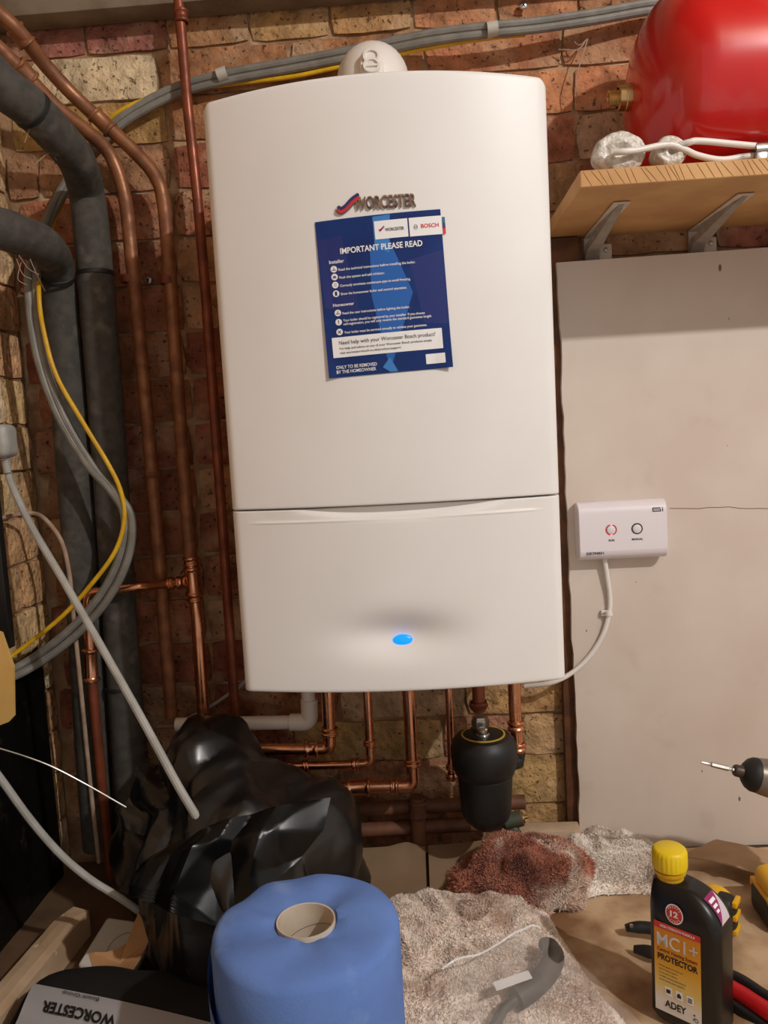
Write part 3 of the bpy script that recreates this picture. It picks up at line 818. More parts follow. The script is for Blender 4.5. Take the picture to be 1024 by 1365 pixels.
# ------------------------------------------------------------------ pipes on the left
def pipe(name, label, path, r, material, rb=.03, group=None, fits=(), fmat=None, free=False, clamp=None, n=16):
    P = [Vector(p) if len(p) == 3 and clamp is None and False else atw(*p) for p in path]
    P = spline(P, 8) if free else bend(P, rb)
    root = thing(name, label, 'pipe', tuple(P[-1]), group=group)
    bm = BM(); tube(bm, P, r, n); obj('tube', bm, material, root)
    for kind, a, b, L in fits:
        bm = BM(); ringbead(bm, atw(*a), atw(*b)-atw(*a), r+.0014, L); obj(kind, bm, fmat or material, root)
    return root
YC = -.052
pipe('copper_pipe', 'old copper pipe bending down left of the two, from the upper left corner',
     [(-70, 10, -.21), (0, 66, -.19), (73, 141, -.13), (117, 176, -.09), (147, 207, -.06), (166, 262, YC), (176, 350, YC), (200, 600, YC), (229, 955, YC)], .0112, COPPER_O, .05, free=True,
     fits=(('coupling', (33, 96, -.165), (44, 108, -.155), .03), ('coupling', (203, 632, YC), (204, 642, YC), .004)))
pipe('copper_pipe', 'old copper pipe with a soldered coupler bending down at the corner, nearer the boiler',
     [(-60, -25, -.20), (15, 32, -.17), (59, 85, -.12), (97, 126, -.09), (138, 164, -.07), (176, 199, -.058), (205, 232, YC), (217, 266, YC), (225, 350, YC), (243, 600, YC), (254, 742, YC)], .0112, COPPER_O, .05, free=True,
     fits=(('coupling', (137, 163, -.070), (150, 176, -.065), .036), ('coupling', (28, 48, -.155), (36, 58, -.148), .028)))
# lower part: tee, branch, drop
br = pipe('branch_pipe', 'bright copper tee with a short branch and a drop below it', [(254, 742, YC), (262, 815, YC), (271, 950, YC), (275, 1010, YC)], .0105, COPPER, .02,
     fits=(('coupling', (255, 748, YC), (256, 756, YC), .016), ('coupling', (260, 796, YC), (261, 804, YC), .016)))
bm = BM(); ringbead(bm, at(257.5, 775, YC), at(258.5, 785, YC)-at(257.5, 775, YC), .0128, .05); obj('tee', bm, COPPER, br)
bm = BM(); tube(bm, bend([at(256, 774, YC), at(238, 776.7, YC), at(215, 779, -.075), at(186, 782, -.113), at(140, 787.5, -.116), at(118, 790, -.116), at(117, 812, -.116)], .016), .0078, 14); obj('branch', bm, COPPER, br)
for a, b, L, rr in (((243, 776), (236, 777), .018, .0098), ((228, 777.8), (222, 778.5), .010, .0094), ((143, 787), (137, 788), .014, .0094)):
    bm = BM(); ya = YC if a[0] > 235 else (-.066 if a[0] > 200 else -.116); ringbead(bm, at(*a, ya), at(*b, ya)-at(*a, ya), rr, L); obj('coupling', bm, COPPER, br)
YD = -.116
pd = pipe('drop_pipe', 'copper pipe with a long shiny coupler dropping in front of the lagged pipes', [(122.4, 905, YD), (125, 930, YD), (140, 1095, YD), (148, 1170, YD)], .0085, COPPER_D, .02)
bm = BM(); tube(bm, [at(117, 808, YD), at(122.6, 909, YD)], .0088, 16); obj('upper_tube', bm, COPPER, pd)
for a, b, L in (((117.5, 817), (118, 826), .012), ((121.4, 886), (121.9, 895), .056)):
    bm = BM(); ringbead(bm, at(*a, YD), at(*b, YD)-at(*a, YD), .0108, L, .003); obj('coupling', bm, COPPER, pd)
pipe('copper_pipe', 'slim vertical copper pipe beside the top left of the boiler', [(234, -40, -.05), (240, 20, -.05), (250, 140, -.05), (262, 250, -.05), (275, 400, -.05), (296, 690, -.05), (316, 985, -.05)], .0085, COPPER_D, .02,
     fits=(('coupling', (242, 22, -.05), (243, 34, -.05), .02),))
# saddle clips and screws on the wall
for i, (px, py, lb) in enumerate(((172, 372, 'brass coloured saddle clip on the left copper pipe'), (224, 374, 'brass coloured saddle clip on the right copper pipe'))):
    c = at(px, py, YC); s = thing('pipe_clip', lb, 'clip', (c.x, -.004, c.z))
    bm = BM(); lathe(bm, [(.0116, -.006), (.0135, -.006), (.0135, .006), (.0116, .006)], frame(c, (0, 0, 1)), 20); obj('band', bm, COPPER_D, s)
    bm = BM(); tube(bm, [(c.x, YC+.012, c.z), (c.x, .0, c.z)], .004, 10); obj('stem', bm, BRASS, s)
for px, py, lb in ((198, 374, 'small screw in the wall between the two copper pipes'), (698, 7, 'bright screw in the brick wall above the grey cables')):
    c = at(px, py, -.012); s = thing('wall_screw', lb, 'screw', (c.x, -.01, c.z))
    bm = BM(); lathe(bm, [(0, .003), (.0045, .0026), (.0062, .0012), (.0068, -.001), (.003, -.003), (.003, -.012)], frame(c, (0, -1, 0)), 16); obj('head', bm, CHROME if px > 600 else STEEL, s)
    bm = BM()
    for a in (pi/4, -pi/4): box(bm, -.0035, .0035, -.0008, .0008, .0022, .0032, M=frame(c, (0, -1, 0)) @ Matrix.Rotation(a, 4, 'Z'))
    obj('cross_slot', bm, INK_K, s)

YL = -.066
for path, lb, joints in (
    ([(-90, 20, -.36), (0, 112, -.29), (38, 142, -.25), (73, 178, -.2), (101, 212, -.14), (115, 255, YL), (123, 320, YL), (138, 500, YL), (155, 750, YL), (172, 1010, YL), (180, 1125, YL)], 'grey foam lagged pipe sweeping down from the upper left, nearer the copper pipes', (((43, 147, -.247), (52, 156, -.236)), ((127.5, 365, YL), (128.5, 377, YL)), ((163, 915, YL), (164, 927, YL)))),
    ([(-80, 290, -.33), (0, 305, -.27), (30, 315, -.23), (58, 328, -.18), (74, 352, YL-.03), (80, 400, YL), (91, 530, YL), (108, 750, YL), (124, 1010, YL), (133, 1128, YL)], 'grey foam lagged pipe with an elbow at the left corner', (((44, 321, -.205), (52, 325, -.195)), ((76, 368, YL-.02), (78, 380, YL-.01))))):
    P = [atw(*p, xmin=-.60) for p in path]; P = spline(P, 10)
    root = thing('lagged_pipe', lb, 'pipe', tuple(P[-1]))
    bm = BM(); tube(bm, P, .0288, 22); obj('foam_sleeve', bm, LAG, root)
    for a, b in joints:
        A, Bq = atw(*a, xmin=-.60), atw(*b, xmin=-.60)
        bm = BM(); lathe(bm, [(.0285, -.004), (.0297, -.003), (.0297, .003), (.0285, .004)], frame(A, Bq-A), 22); obj('foam_joint', bm, BLACKR, root)

# ------------------------------------------------------------------ cables
def cable(name, label, path, r, material, n=10, xmin=-.636, cat='cable'):
    P = spline([atw(*p, xmin=xmin) for p in path], 10); bm = BM(); tube(bm, P, r, n); return one(name, bm, material, label, cat)
base = [(935, 4, -.03), (870, 7, -.035), (800, 19, -.042), (720, 31, -.05), (650, 38, -.054), (590, 45, -.048), (540, 54, -.04), (445, 74, -.03), (370, 88, -.026), (300, 101, -.026), (240, 117, -.026), (195, 138, -.026), (158, 162, -.026), (115, 205, -.024), (82, 255, -.026), (60, 300, -.05)]
low = [(46, 350, -.12), (43, 390, -.135), (53, 470, -.135), (80, 550, -.14), (121, 620, -.145), (152, 655, -.15), (171, 690, -.15), (164, 745, -.15), (135, 800, -.15), (88, 850, -.15), (30, 890, -.16), (-30, 915, -.2)]
def shift(path, dx, dy, dY=0): return [(x+dx, y+dy, Y+dY) for x, y, Y in path]
cable('grey_cable', 'upper grey cable crossing the wall above the boiler and looping down the left', shift(base, 0, -3)+shift(low, -5, -2), .0066, CABLE)
cable('grey_cable', 'lower grey cable crossing the wall behind the flue and looping down the left', shift(base, 1, 7, .002)+shift(low, 5, 4), .0066, CABLE)
cable('earth_cable', 'yellow earth cable beside the grey cables, looping down the left corner',
      [(700, 46, -.03), (650, 51, -.034), (560, 66, -.03), (440, 92, -.024), (385, 103, -.022), (300, 113, -.016), (240, 120, -.018), (200, 130, -.026), (152, 154, -.030), (116, 200, -.014), (90, 255, -.012), (70, 300, -.03), (54, 350, -.10), (52, 395, -.15), (58, 440, -.15), (75, 500, -.152), (110, 562, -.157), (145, 620, -.16), (161, 655, -.157), (166, 690, -.155), (155, 732, -.16), (125, 775, -.165), (78, 826, -.165), (5, 882, -.17), (-40, 912, -.2)], .0036, YELLOW)
TAPE = mat('pale_tape', rgb(188, 182, 172), rough=.4)
for px, py, Y, d, lb in ((297, 100, -.027, (1, -.24), 'pale tape band round the grey cables near the slim copper pipe'), (656, 39.5, -.054, (1, -.1), 'pale tape band round the grey cables above the boiler')):
    c = at(px, py, Y); bm = BM(); lathe(bm, [(.0105, -.0085), (.0118, -.0085), (.0118, .0085), (.0105, .0085)], frame(c, (d[0], 0, -d[1]*1.0)) @ Matrix.Diagonal((1.28, .95, 1, 1)), 20)
    one('cable_tape', bm, TAPE, lb, 'tape')
# plug and its lead
pg = atw(4, 590, -.12, xmin=-.63)
plug = thing('mains_plug', 'grey mains plug with ribbed strain relief at the left edge', 'plug', (pg.x, pg.y, pg.z-.035))
bm = BM(); cA = atw(2, 588, -.13, xmin=-.62)
box(bm, cA.x-.012, cA.x+.0175, cA.y-.02, cA.y+.024, cA.z-.026, cA.z+.026, .011, 5); obj('plug_body', bm, CABLE_L, plug)
bm = BM(); a, b = atw(7, 608, -.14, xmin=-.62), atw(10, 630, -.145, xmin=-.62)
pr = []; Lr = (b-a).length
for k in range(7): pr += [(.0082-.0004*k, Lr*k/7), (.0082-.0004*k, Lr*(k+.55)/7), (.0062, Lr*(k+.6)/7), (.0062, Lr*(k+.95)/7)]
lathe(bm, [(0, 0)]+pr+[(0, Lr)], frame(a, b-a), 18); obj('strain_relief', bm, CABLE_L, plug)
cable('mains_lead', 'light grey lead running from the plug down into the black bag', [(9, 626, -.145), (18, 652, -.16), (42, 702, -.19), (85, 775, -.24), (135, 862, -.29), (190, 960, -.34), (236, 1045, -.38), (264, 1092, -.385)], .0057, CABLE_L)
cable('grey_flex', 'light grey flex curving in from the left edge behind the black bag', [(-40, 985, -.42), (0, 1037, -.40), (40, 1092, -.38), (80, 1138, -.36), (120, 1172, -.35), (160, 1197, -.34), (200, 1225, -.32)], .0052, CABLE_L)
cable('thin_wire', 'thin bare wire arching from the left edge to the black bag', [(-40, 990, -.42), (0, 998, -.41), (60, 1018, -.40), (110, 1043, -.39), (168, 1076, -.375)], .0012, STEEL, 6)
cable('dusty_flex', 'thin dusty beige flex looping over the corner beside the plug lead', [(-20, 700, -.14), (5, 690, -.125), (42, 684, -.12), (62, 694, -.13), (82, 722, -.135), (92, 762, -.135), (97, 810, -.135), (104, 880, -.135), (112, 960, -.13), (122, 1060, -.13), (132, 1150, -.13)], .0035, mat('dusty_beige', rgb(176, 150, 128), rgb(150, 122, 100), scale=40, rough=.8))
c = atw(5, 760, -.20, xmin=-.615)
bm = BM(); box(bm, c.x-.02, c.x+.004, c.y-.01, c.y+.006, atw(5, 868, -.2, xmin=-.615).z, atw(5, 645, -.2, xmin=-.615).z, .002)
one('black_conduit', bm, BLACKP, 'upright black plastic strip at the left edge below the plug', 'conduit')
# yellow card edge
k0, k1 = at(15, 870, -.30), at(18, 955, -.30)
bm = bmesh.new(); xl = k0.x-.09
out = [(xl, at(0, 860, -.3).z+.05), (k0.x-.012, at(2, 862, -.3).z+.02), (k0.x, at(5, 890, -.3).z), (k1.x, k1.z), (k1.x-.008, k1.z-.008), (at(0, 965, -.3).x-.005, at(0, 968, -.3).z), (xl, at(0, 975, -.3).z)]
a = [bm.verts.new((x, -.30, z)) for x, z in out]; b = [bm.verts.new((x, -.294, z)) for x, z in out]
bm.faces.new(a); bm.faces.new(b[::-1])
for i in range(len(a)): bm.faces.new((a[i], b[i], b[(i+1) % len(a)], a[(i+1) % len(a)]))
one('yellow_card', bm, CARD_Y, 'torn yellowish card sticking out at the left edge', 'card', smooth=False)
# bitumen painted slab on the left wall
def wl(px, py): 
    d = ray(px, py); return CAM+d*((BX0+.014-CAM.x)/d.x)
eg = [wl(52, 868), wl(60, 895), wl(63, 940), wl(68, 1000), wl(76, 1080), wl(84, 1150), wl(92, 1215)]
bm = bmesh.new(); rnd = random.Random(2)
rows = []
for e in eg[::-1]:
    rows.append([bm.verts.new((BX0+.012+.004*noise.noise(Vector((y*18, e.z*18, 3))), y, e.z)) for y in np.linspace(-.72, e.y, 14)])
rows[-1][-1].co.z += .01
rows[0] = rows[0]
for a, b in zip(rows, rows[1:]):
    for i in range(13): bm.faces.new((a[i], a[i+1], b[i+1], b[i]))
bmesh.ops.solidify(bm, geom=bm.faces[:], thickness=.010)
one('bitumen_sheet', bm, mat('bitumen', rgb(20, 19, 17), rgb(30, 28, 25), scale=18, rough=.35, bump=.5, bscale=30, c3=rgb(92, 84, 70), s3=22, lo3=.64, hi3=.8), 'black bitumen damp sheet covering the lower left wall', 'sheet')

# ------------------------------------------------------------------ pipework under the boiler
YP = -.115
def upipe(label, path, r, material, rb, fits, Y=YP, name='boiler_pipe'):
    P = [at(x, y, Y) for x, y in path]; P[0].z = ZB+.006
    root = thing(name, label, 'pipe', tuple(P[-1]))
    bm = BM(); tube(bm, bend(P, rb), r, 18); obj('tube', bm, material, root)
    for nm, a, b, L, dr in fits:
        A, Bq = at(*a, Y), at(*b, Y); bm = BM(); ringbead(bm, A, Bq-A, r+dr, L); obj(nm, bm, material, root)
    return root
upipe('wide copper pipe under the boiler turning left just below the white waste pipe', [(437, 905), (440, 998), (420, 998.5), (300, 1000)], .0108, COPPER, .022,
      (('elbow_socket', (439.3, 975), (439.5, 984), .013, .0016), ('elbow_socket', (416, 998.6), (408, 998.7), .022, .0016)))
upipe('thin copper pipe under the boiler turning left at middle height', [(489, 905), (494.5, 1017), (478, 1018.5), (360, 1023)], .0074, COPPER, .024,
      (('elbow_socket', (493.3, 990), (493.6, 997), .010, .0014), ('elbow_socket', (474, 1018.7), (468, 1019), .012, .0014), ('coupling', (408, 1021), (402, 1021.3), .010, .0014), ('coupling', (386, 1022), (380, 1022), .008, .0014)))
upipe('wide copper pipe under the boiler turning left at the lowest level with a long coupler', [(544, 905), (551.5, 1047), (530, 1047.5), (400, 1052)], .0108, COPPER, .030,
      (('elbow_socket', (550, 1016), (550.5, 1024), .012, .0016), ('elbow_socket', (526, 1047.6), (520, 1048), .014, .0016), ('coupling', (478, 1049.3), (470, 1049.6), .040, .0022), ('coupling', (441, 1050.5), (434, 1050.8), .020, .0016)))
upipe('thin copper pipe dropping straight down beside the black filter', [(597, 905), (600, 960), (602.5, 1040)], .0062, COPPER, .02,
      (('coupling', (602, 1022), (602.3, 1034), .010, .0014), ('coupling', (602.4, 1035), (602.6, 1040), .006, .002)), Y=-.08)
upipe('copper pipe entering the top of the black filter', [(637, 905), (639, 948)], .0105, COPPER_D, .02, (('coupling', (638, 940), (638.3, 946), .006, .003),), Y=-.13)
upipe('copper pipe dropping from the boiler to the side of the black filter', [(685, 900), (687, 955), (690.5, 1010)], .0105, COPPER, .02,
      (('coupling', (687.8, 967), (688.3, 975), .016, .0018), ('coupling', (689.8, 995), (690.2, 1003), .014, .0018)), Y=-.115)
# white waste pipe
wp = upipe('white plastic waste pipe with an elbow under the boiler', [(410, 905), (413, 962.5), (400, 962.5), (235, 966)], .0118, PLASTIC_W, .004, (), Y=-.09, name='waste_pipe')
bm = BM(); P = [at(412, 932, -.09), at(413, 962.5, -.09), at(387, 962.8, -.09)]
tube(bm, bend(P, .012, 6), .0145, 20); obj('elbow', bm, PLASTIC_W, wp)
# thin diagonal flex behind
cable('thin_flex', 'thin pale flex slanting behind the copper drop pipe left of the waste pipe', [(240, 963, -.03), (275, 945, -.03), (310, 922, -.03), (330, 905, -.03)], .0032, CABLE_L, 8)
# old dark pipes low on the wall
pz = [at(390, 1078, -.05), at(720, 1063, -.05)]
op = thing('old_pipe', 'old brown painted pipes with a tee running low along the wall', 'pipe', tuple(at(560, 1130, -.05)))
bm = BM(); tube(bm, [at(380, 1083, -.04), at(700, 1069, -.04)], .0125, 16); obj('upper_run', bm, PIPE_OLD, op)
bm = BM(); tube(bm, [at(380, 1112, -.05), at(668, 1097, -.05)], .0125, 16); obj('lower_run', bm, PIPE_OLD, op)
bm = BM(); tube(bm, [at(556, 1062, -.06), at(558, 1132, -.06)], .0135, 16); obj('drop', bm, PIPE_OLD, op)
bm = BM(); ringbead(bm, at(557, 1078, -.06), at(557, 1090, -.06)-at(557, 1078, -.06), .0145, .03); obj('tee', bm, PIPE_OLD, op)
dv = thing('drain_valve', 'small tarnished drain valve below the black filter', 'valve', tuple(at(685, 1110, -.10)))
bm = BM(); a, b = at(664, 1098, -.10), at(697, 1090, -.10); lathe(bm, [(0, 0), (.007, 0), (.008, .006), (.012, .010), (.0135, .012), (.0135, (b-a).length-.002), (.012, (b-a).length), (0, (b-a).length)], frame(a, b-a), 20); obj('body', bm, VERDI, dv)
bm = BM(); a2 = b; d = (b-a).normalized(); lathe(bm, [(0, 0), (.010, 0), (.010, .002), (.0035, .0025), (.0035, .008), (0, .008)], frame(b, d), 16); obj('spindle', bm, BRASS, dv)
bm = BM(); a, b = at(680, 1098, -.10), at(694, 1118, -.11); L = (b-a).length; lathe(bm, [(0, 0), (.009, 0), (.009, L*.5), (.0078, L*.55), (.0085, L*.7), (.0078, L), (0, L)], frame(a, b-a), 16); obj('spout', bm, VERDI, dv)

# black magnetic filter
fc = at(643.5, 983, -.155); fb = at(648, 1100, -.155)
FZ = fc.z
flt = thing('water_filter', 'black canister water filter with a gold ring on its lid', 'filter', (fc.x, -.155, fb.z))
Mf = Matrix.Translation((fc.x+.001, -.155, FZ))
hgt = FZ-fb.z
bm = BM(); lathe(bm, [(0, .006), (.034, .0055), (.043, .003), (.0495, -.004), (.053, -.014), (.0535, -.03), (.0515, -.045), (.047, -.057), (.0445, -.0595), (.042, -.0595)], Mf, 48); obj('lid', bm, BLACKP, flt, angle=30)
bm = BM(); lathe(bm, [(.0435, -.058), (.0445, -.060), (.0432, -.075), (.0400, -hgt+.024), (.036, -hgt+.014), (.0255, -hgt+.003), (.016, -hgt-.004), (0, -hgt-.004)], Mf, 48); obj('canister', bm, BLACKP, flt, angle=30)
bm = BM(); lathe(bm, [(.0325, .0052), (.0325, .0066), (.0352, .0064), (.0352, .0048)], Mf, 48); obj('gold_ring', bm, mat('gold_print', rgb(196, 158, 60), rough=.4), flt)
bm = BM(); lathe(bm, [(0, .018), (.006, .018), (.0085, .016), (.0085, .008), (.011, .0075), (.011, .004)], Mf @ Matrix.Translation((-.001, -.006, 0)), 20); obj('bleed_screw', bm, CHROME, flt)
bm = BM(); lathe(bm, [(0, -.004), (.0078, -.003), (.0078, .004)], Mf @ Matrix.Translation((0, 0, -hgt-.006)), 18); obj('drain_plug', bm, CHROME, flt)
bm = BM(); pp = at(639, 948, -.13); lathe(bm, [(.0, .0), (.0125, 0), (.0145, .002), (.0145, .016), (.0125, .018), (.012, .022), (0, .022)], Matrix.Translation((pp.x+.001, pp.y, FZ+.004)), 6); obj('top_union', bm, STEEL, flt, angle=20)
bm = BM(); a = at(680, 1012, -.14); tube(bm, [(fc.x+.03, -.14, at(690, 1012, -.115).z), (at(690, 1012, -.115).x, -.118, at(690, 1012, -.115).z-.002), (at(690, 1012, -.115).x+.001, -.115, at(690, 1004, -.115).z)], .0125, 16); obj('side_port', bm, BLACKP, flt)
bm = BM()
for k in range(14):
    a = -pi*.9+k*.13; M = Mf @ Matrix.Rotation(a, 4, 'Z'); box(bm, .0405, .0418, -.0016, .0016, -.10, -.075, .0004, 1, M=M) if 4 < k < 8 else None
split_obj('grip_rib', bm, BLACKP, flt)

# ------------------------------------------------------------------ worktop clutter
# cardboard leaning at the back
def leaf_card(name, pts, Yb, Yt, label, m, fold=0):
    bm = bmesh.new()
    top = [at(x, y, Yt) for x, y in pts]; bot = [Vector((p.x+(p.x-.03)*-.02, Yb, BENCH+.0006)) for p in top]
    def f(u, v):
        i = u*(len(top)-1); a = min(int(i), len(top)-2); t = i-a
        tp = top[a]*(1-t)+top[a+1]*t; bt = bot[a]*(1-t)+bot[a+1]*t
        p = bt*(1-v)+tp*v; p.y += .003*noise.noise(Vector((p.x*14, p.z*14, Yb*9))) + fold*.018*max(0, v-.62)*max(0, 1-abs(u-.78)*5)*2
        return p
    bm = bmof(grid(f, 24, 12)); bmesh.ops.solidify(bm, geom=bm.faces[:], thickness=.003)
    return one(name, bm, m, label, 'cardboard', angle=60)
leaf_card('cardboard_sheet', [(440, 1132), (485, 1130), (530, 1127), (567, 1129)], -.17, -.085, 'left half of the cardboard leaning against the wall below the pipes', CARD, 1)
leaf_card('cardboard_sheet', [(571, 1127), (610, 1124), (640, 1120), (662, 1118)], -.168, -.083, 'right half of the cardboard leaning against the wall, beside the stained fleece', CARD)
bm = BM(); q0 = at(700, 1118, -.03); box(bm, at(690, 1118, -.05).x, at(774, 1114, -.05).x, -.06, -.026, BENCH+.001, at(740, 1108, -.06).z, .002)
one('timber_block', bm, mat('pale_timber', rgb(196, 172, 146), rgb(180, 154, 126), scale=20, rough=.8, bump=.1), 'pale timber strip on the worktop at the foot of the batten', 'timber')

# dust sheet
PAPER = mat('dust_sheet', rgb(200, 172, 138), rgb(186, 156, 120), scale=7, rough=.85, c3=rgb(134, 98, 66), s3=7, lo3=.46, hi3=.62, bump=.15, bscale=40)
def dsz(x, y):
    v = Vector((x*5, y*5, 0)); h = .010*max(0, noise.noise(v))+.022*max(0, noise.ridged_multi_fractal(v*1.1, 1, 2, 2, 1, 2)-.95)*.6
    return h
def dsf(u, v):
    x = .02+u*1.0; y = -.93+v*.885; return (x, y, BENCH+.0012+dsz(x, y))
bm = bmof(grid(dsf, 110, 100)); one('dust_sheet', bm, PAPER, 'creased beige dust sheet with brown dirt covering the worktop', 'sheet', angle=180)
# loose brown card beside the board
cs = [atz(908, 1140, BENCH+.03), atz(955, 1120, BENCH+.03), atz(1060, 1142, BENCH+.03), atz(1060, 1190, BENCH+.022)]
cs[0] = atz(905, 1142, BENCH+.022)
bm = bmof(grid(lambda u, v: ((cs[0]*(1-u)+cs[3]*u)*(1-v)+(cs[1]*(1-u)+cs[2]*u)*v)+Vector((0, 0, .012*sin(u*pi)*(1-v)+.003*noise.noise(Vector((u*3, v*3, 1))))), 16, 8))
bmesh.ops.translate(bm, vec=(0, -.004, .004), verts=bm.verts)
bmesh.ops.solidify(bm, geom=bm.faces[:], thickness=.002); one('loose_card', bm, CARD, 'flat piece of brown card lying against the white board', 'card', angle=60)

# ---- fleece cloths with pile
def tufts(V, F, count, length, width, seed, up=.3):
    rnd = random.Random(seed); vs = []; fs = []
    V = [Vector(v) for v in V]
    nf = len(F)
    for _ in range(count):
        f = F[rnd.randrange(nf)]; a, b, c = V[f[0]], V[f[1]], V[f[2]]; d = V[f[3]] if len(f) > 3 else c
        s, t = rnd.random(), rnd.random(); p = (a*(1-s)+b*s)*(1-t)+(d*(1-s)+c*s)*t
        n = (b-a).cross(c-a)
        if n.length < 1e-12: continue
        n.normalize()
        if n.z < 0 and up > 0: n = -n
        fl = Vector((noise.noise(p*30), noise.noise(p*30+Vector((9, 0, 0))), noise.noise(p*30+Vector((0, 9, 0)))))
        dr = (n*.55+fl*1.1+Vector((rnd.uniform(-.5, .5), rnd.uniform(-.5, .5), rnd.uniform(-.2, .4)))).normalized()
        if dr.dot(n) < .15: dr = (dr+n*.5).normalized()
        L = length*rnd.uniform(.6, 1.3); sd = dr.orthogonal().normalized(); sd = Matrix.Rotation(rnd.uniform(0, 6.28), 3, dr) @ sd
        wv = sd*width*rnd.uniform(.6, 1.3); k = len(vs); md = p+dr*L*.55+n*L*.08
        vs += [p-wv, p+wv, md+wv*.7, p+dr*L, md-wv*.7]; fs.append((k, k+1, k+2, k+3, k+4))
    return vs, fs
FLW = mat('white_fleece', rgb(246, 234, 222), rgb(236, 218, 204), scale=26, rough=.95, spec=.1, c3=rgb(184, 144, 116), s3=11, lo3=.56, hi3=.78, sheen=.3)
FLR = mat('stained_fleece', rgb(200, 138, 112), rgb(172, 104, 80), scale=24, rough=.95, spec=.1, c3=rgb(240, 222, 206), s3=11, lo3=.51, hi3=.62, sheen=.3)
def cloth(name, label, fn, nu, nv, m, count, seed, L=.008, W=.0011):
    vf = grid(fn, nu, nv); root = thing(name, label, 'cloth', (sum(v[0] for v in vf[0])/len(vf[0]), sum(v[1] for v in vf[0])/len(vf[0]), BENCH+.001))
    bm = bmof(vf); obj('backing', bm, m, root, angle=180)
    tv = tufts(vf[0], vf[1], count, L, W, seed); bm = bmof(tv); o = obj('pile', bm, m, root, smooth=False); tag(o, kind='stuff'); return root
def folds(x, y, s, seed, amp):
    v = Vector((x*s, y*s, seed)); v += Vector((noise.noise(v*1.4), noise.noise(v*1.4+Vector((5, 1, 0))), 0))*.9
    return amp*(noise.ridged_multi_fractal(v, .9, 2.1, 3, 1, 2)-.6)*.55
def hp(px, py, h): return atz(px, py, BENCH+h)
def quadcloth(rows, hfun):
    """rows: list of pixel polylines (far -> near) on the worktop; hfun(u, v, p) -> height above it"""
    R = [[hp(x, y, .02) for x, y in r] for r in rows]
    def f(u, v):
        j = v*(len(R)-1); a = min(int(j), len(R)-2); t = j-a
        def ev(r):
            i = u*(len(r)-1); q = min(int(i), len(r)-2); s = i-q; return r[q]*(1-s)+r[q+1]*s
        p = ev(R[a])*(1-t)+ev(R[a+1])*t
        e = min(u, 1-u, v, 1-v)*7; e = max(0, min(1, e))**.5
        h = BENCH+.004+.004*max(0, dsz(p.x, p.y)/.01)+hfun(u, v, p)*e+.004*e
        return (p.x, p.y, h)
    return f
cloth('fleece_cloth', 'large dirty white fleece cloth spread beside the blue roll',
      quadcloth([[(505, 1215), (560, 1200), (640, 1195), (722, 1200)], [(490, 1260), (570, 1240), (660, 1240), (745, 1240)], [(480, 1320), (570, 1300), (680, 1300), (790, 1310)], [(450, 1420), (570, 1410), (720, 1400), (860, 1385)]],
                lambda u, v, p: .020+folds(p.x, p.y, 9, 2.0, .030)+.018*(1-u)), 90, 80, FLW, 70000, 5, .0042, .0008)
cloth('fleece_cloth', 'clean white fleece cloth folded against the white board behind the bottle',
      quadcloth([[(745, 1118), (790, 1106), (850, 1120), (885, 1150)], [(745, 1150), (800, 1140), (850, 1150), (890, 1170)], [(745, 1195), (800, 1180), (850, 1180), (892, 1188)]],
                lambda u, v, p: .028+folds(p.x, p.y, 12, 7.0, .022)), 60, 44, mat('clean_fleece', rgb(248, 240, 230), rgb(240, 228, 216), scale=26, rough=.95, spec=.1, c3=rgb(184, 154, 136), s3=14, lo3=.58, hi3=.75, sheen=.3), 30000, 8, .0042, .0008)
def clump(name, label, pts, c, m, count, seed, amp=.016, L=.010):
    def cr(p, n): return n*(amp*1.1*(crease(p+Vector((seed, 0, 0)), 13)-.35)+amp*.5*noise.noise(p*34))
    s = blob(pts, c, 5, 5, cr)
    for v in s.verts: v.co.z = max(v.co.z, BENCH+.004)
    V = [v.co.copy() for v in s.verts]; F = [[q.index for q in f.verts] for f in s.faces if f.normal.z > -.5]
    root = thing(name, label, 'cloth', (c[0], c[1], BENCH+.003)); obj('backing', s, m, root, angle=180)
    o = obj('pile', bmof(tufts(V, F, count, L, .0009, seed, up=0)), m, root, smooth=False); tag(o, kind='stuff'); return root
H = []
for x, y, Y in ((600, 1192, -.20), (630, 1150, -.17), (660, 1122, -.15), (705, 1106, -.14), (752, 1112, -.14), (782, 1135, -.15), (795, 1175, -.20), (740, 1205, -.235), (700, 1200, -.24), (690, 1165, -.23), (640, 1200, -.22), (745, 1150, -.225)): H.append(at(x, y, Y))
for x, y in ((.03, -.10), (.26, -.10), (.27, -.20), (.04, -.2), (.12, -.245), (.2, -.245)): H.append(Vector((x, y, BENCH+.004)))
cc = sum(H, Vector())/len(H)
clump('fleece_cloth', 'rust stained fleece cloth bunched up below the black filter', H, cc, FLR, 46000, 3, .024, .0072)

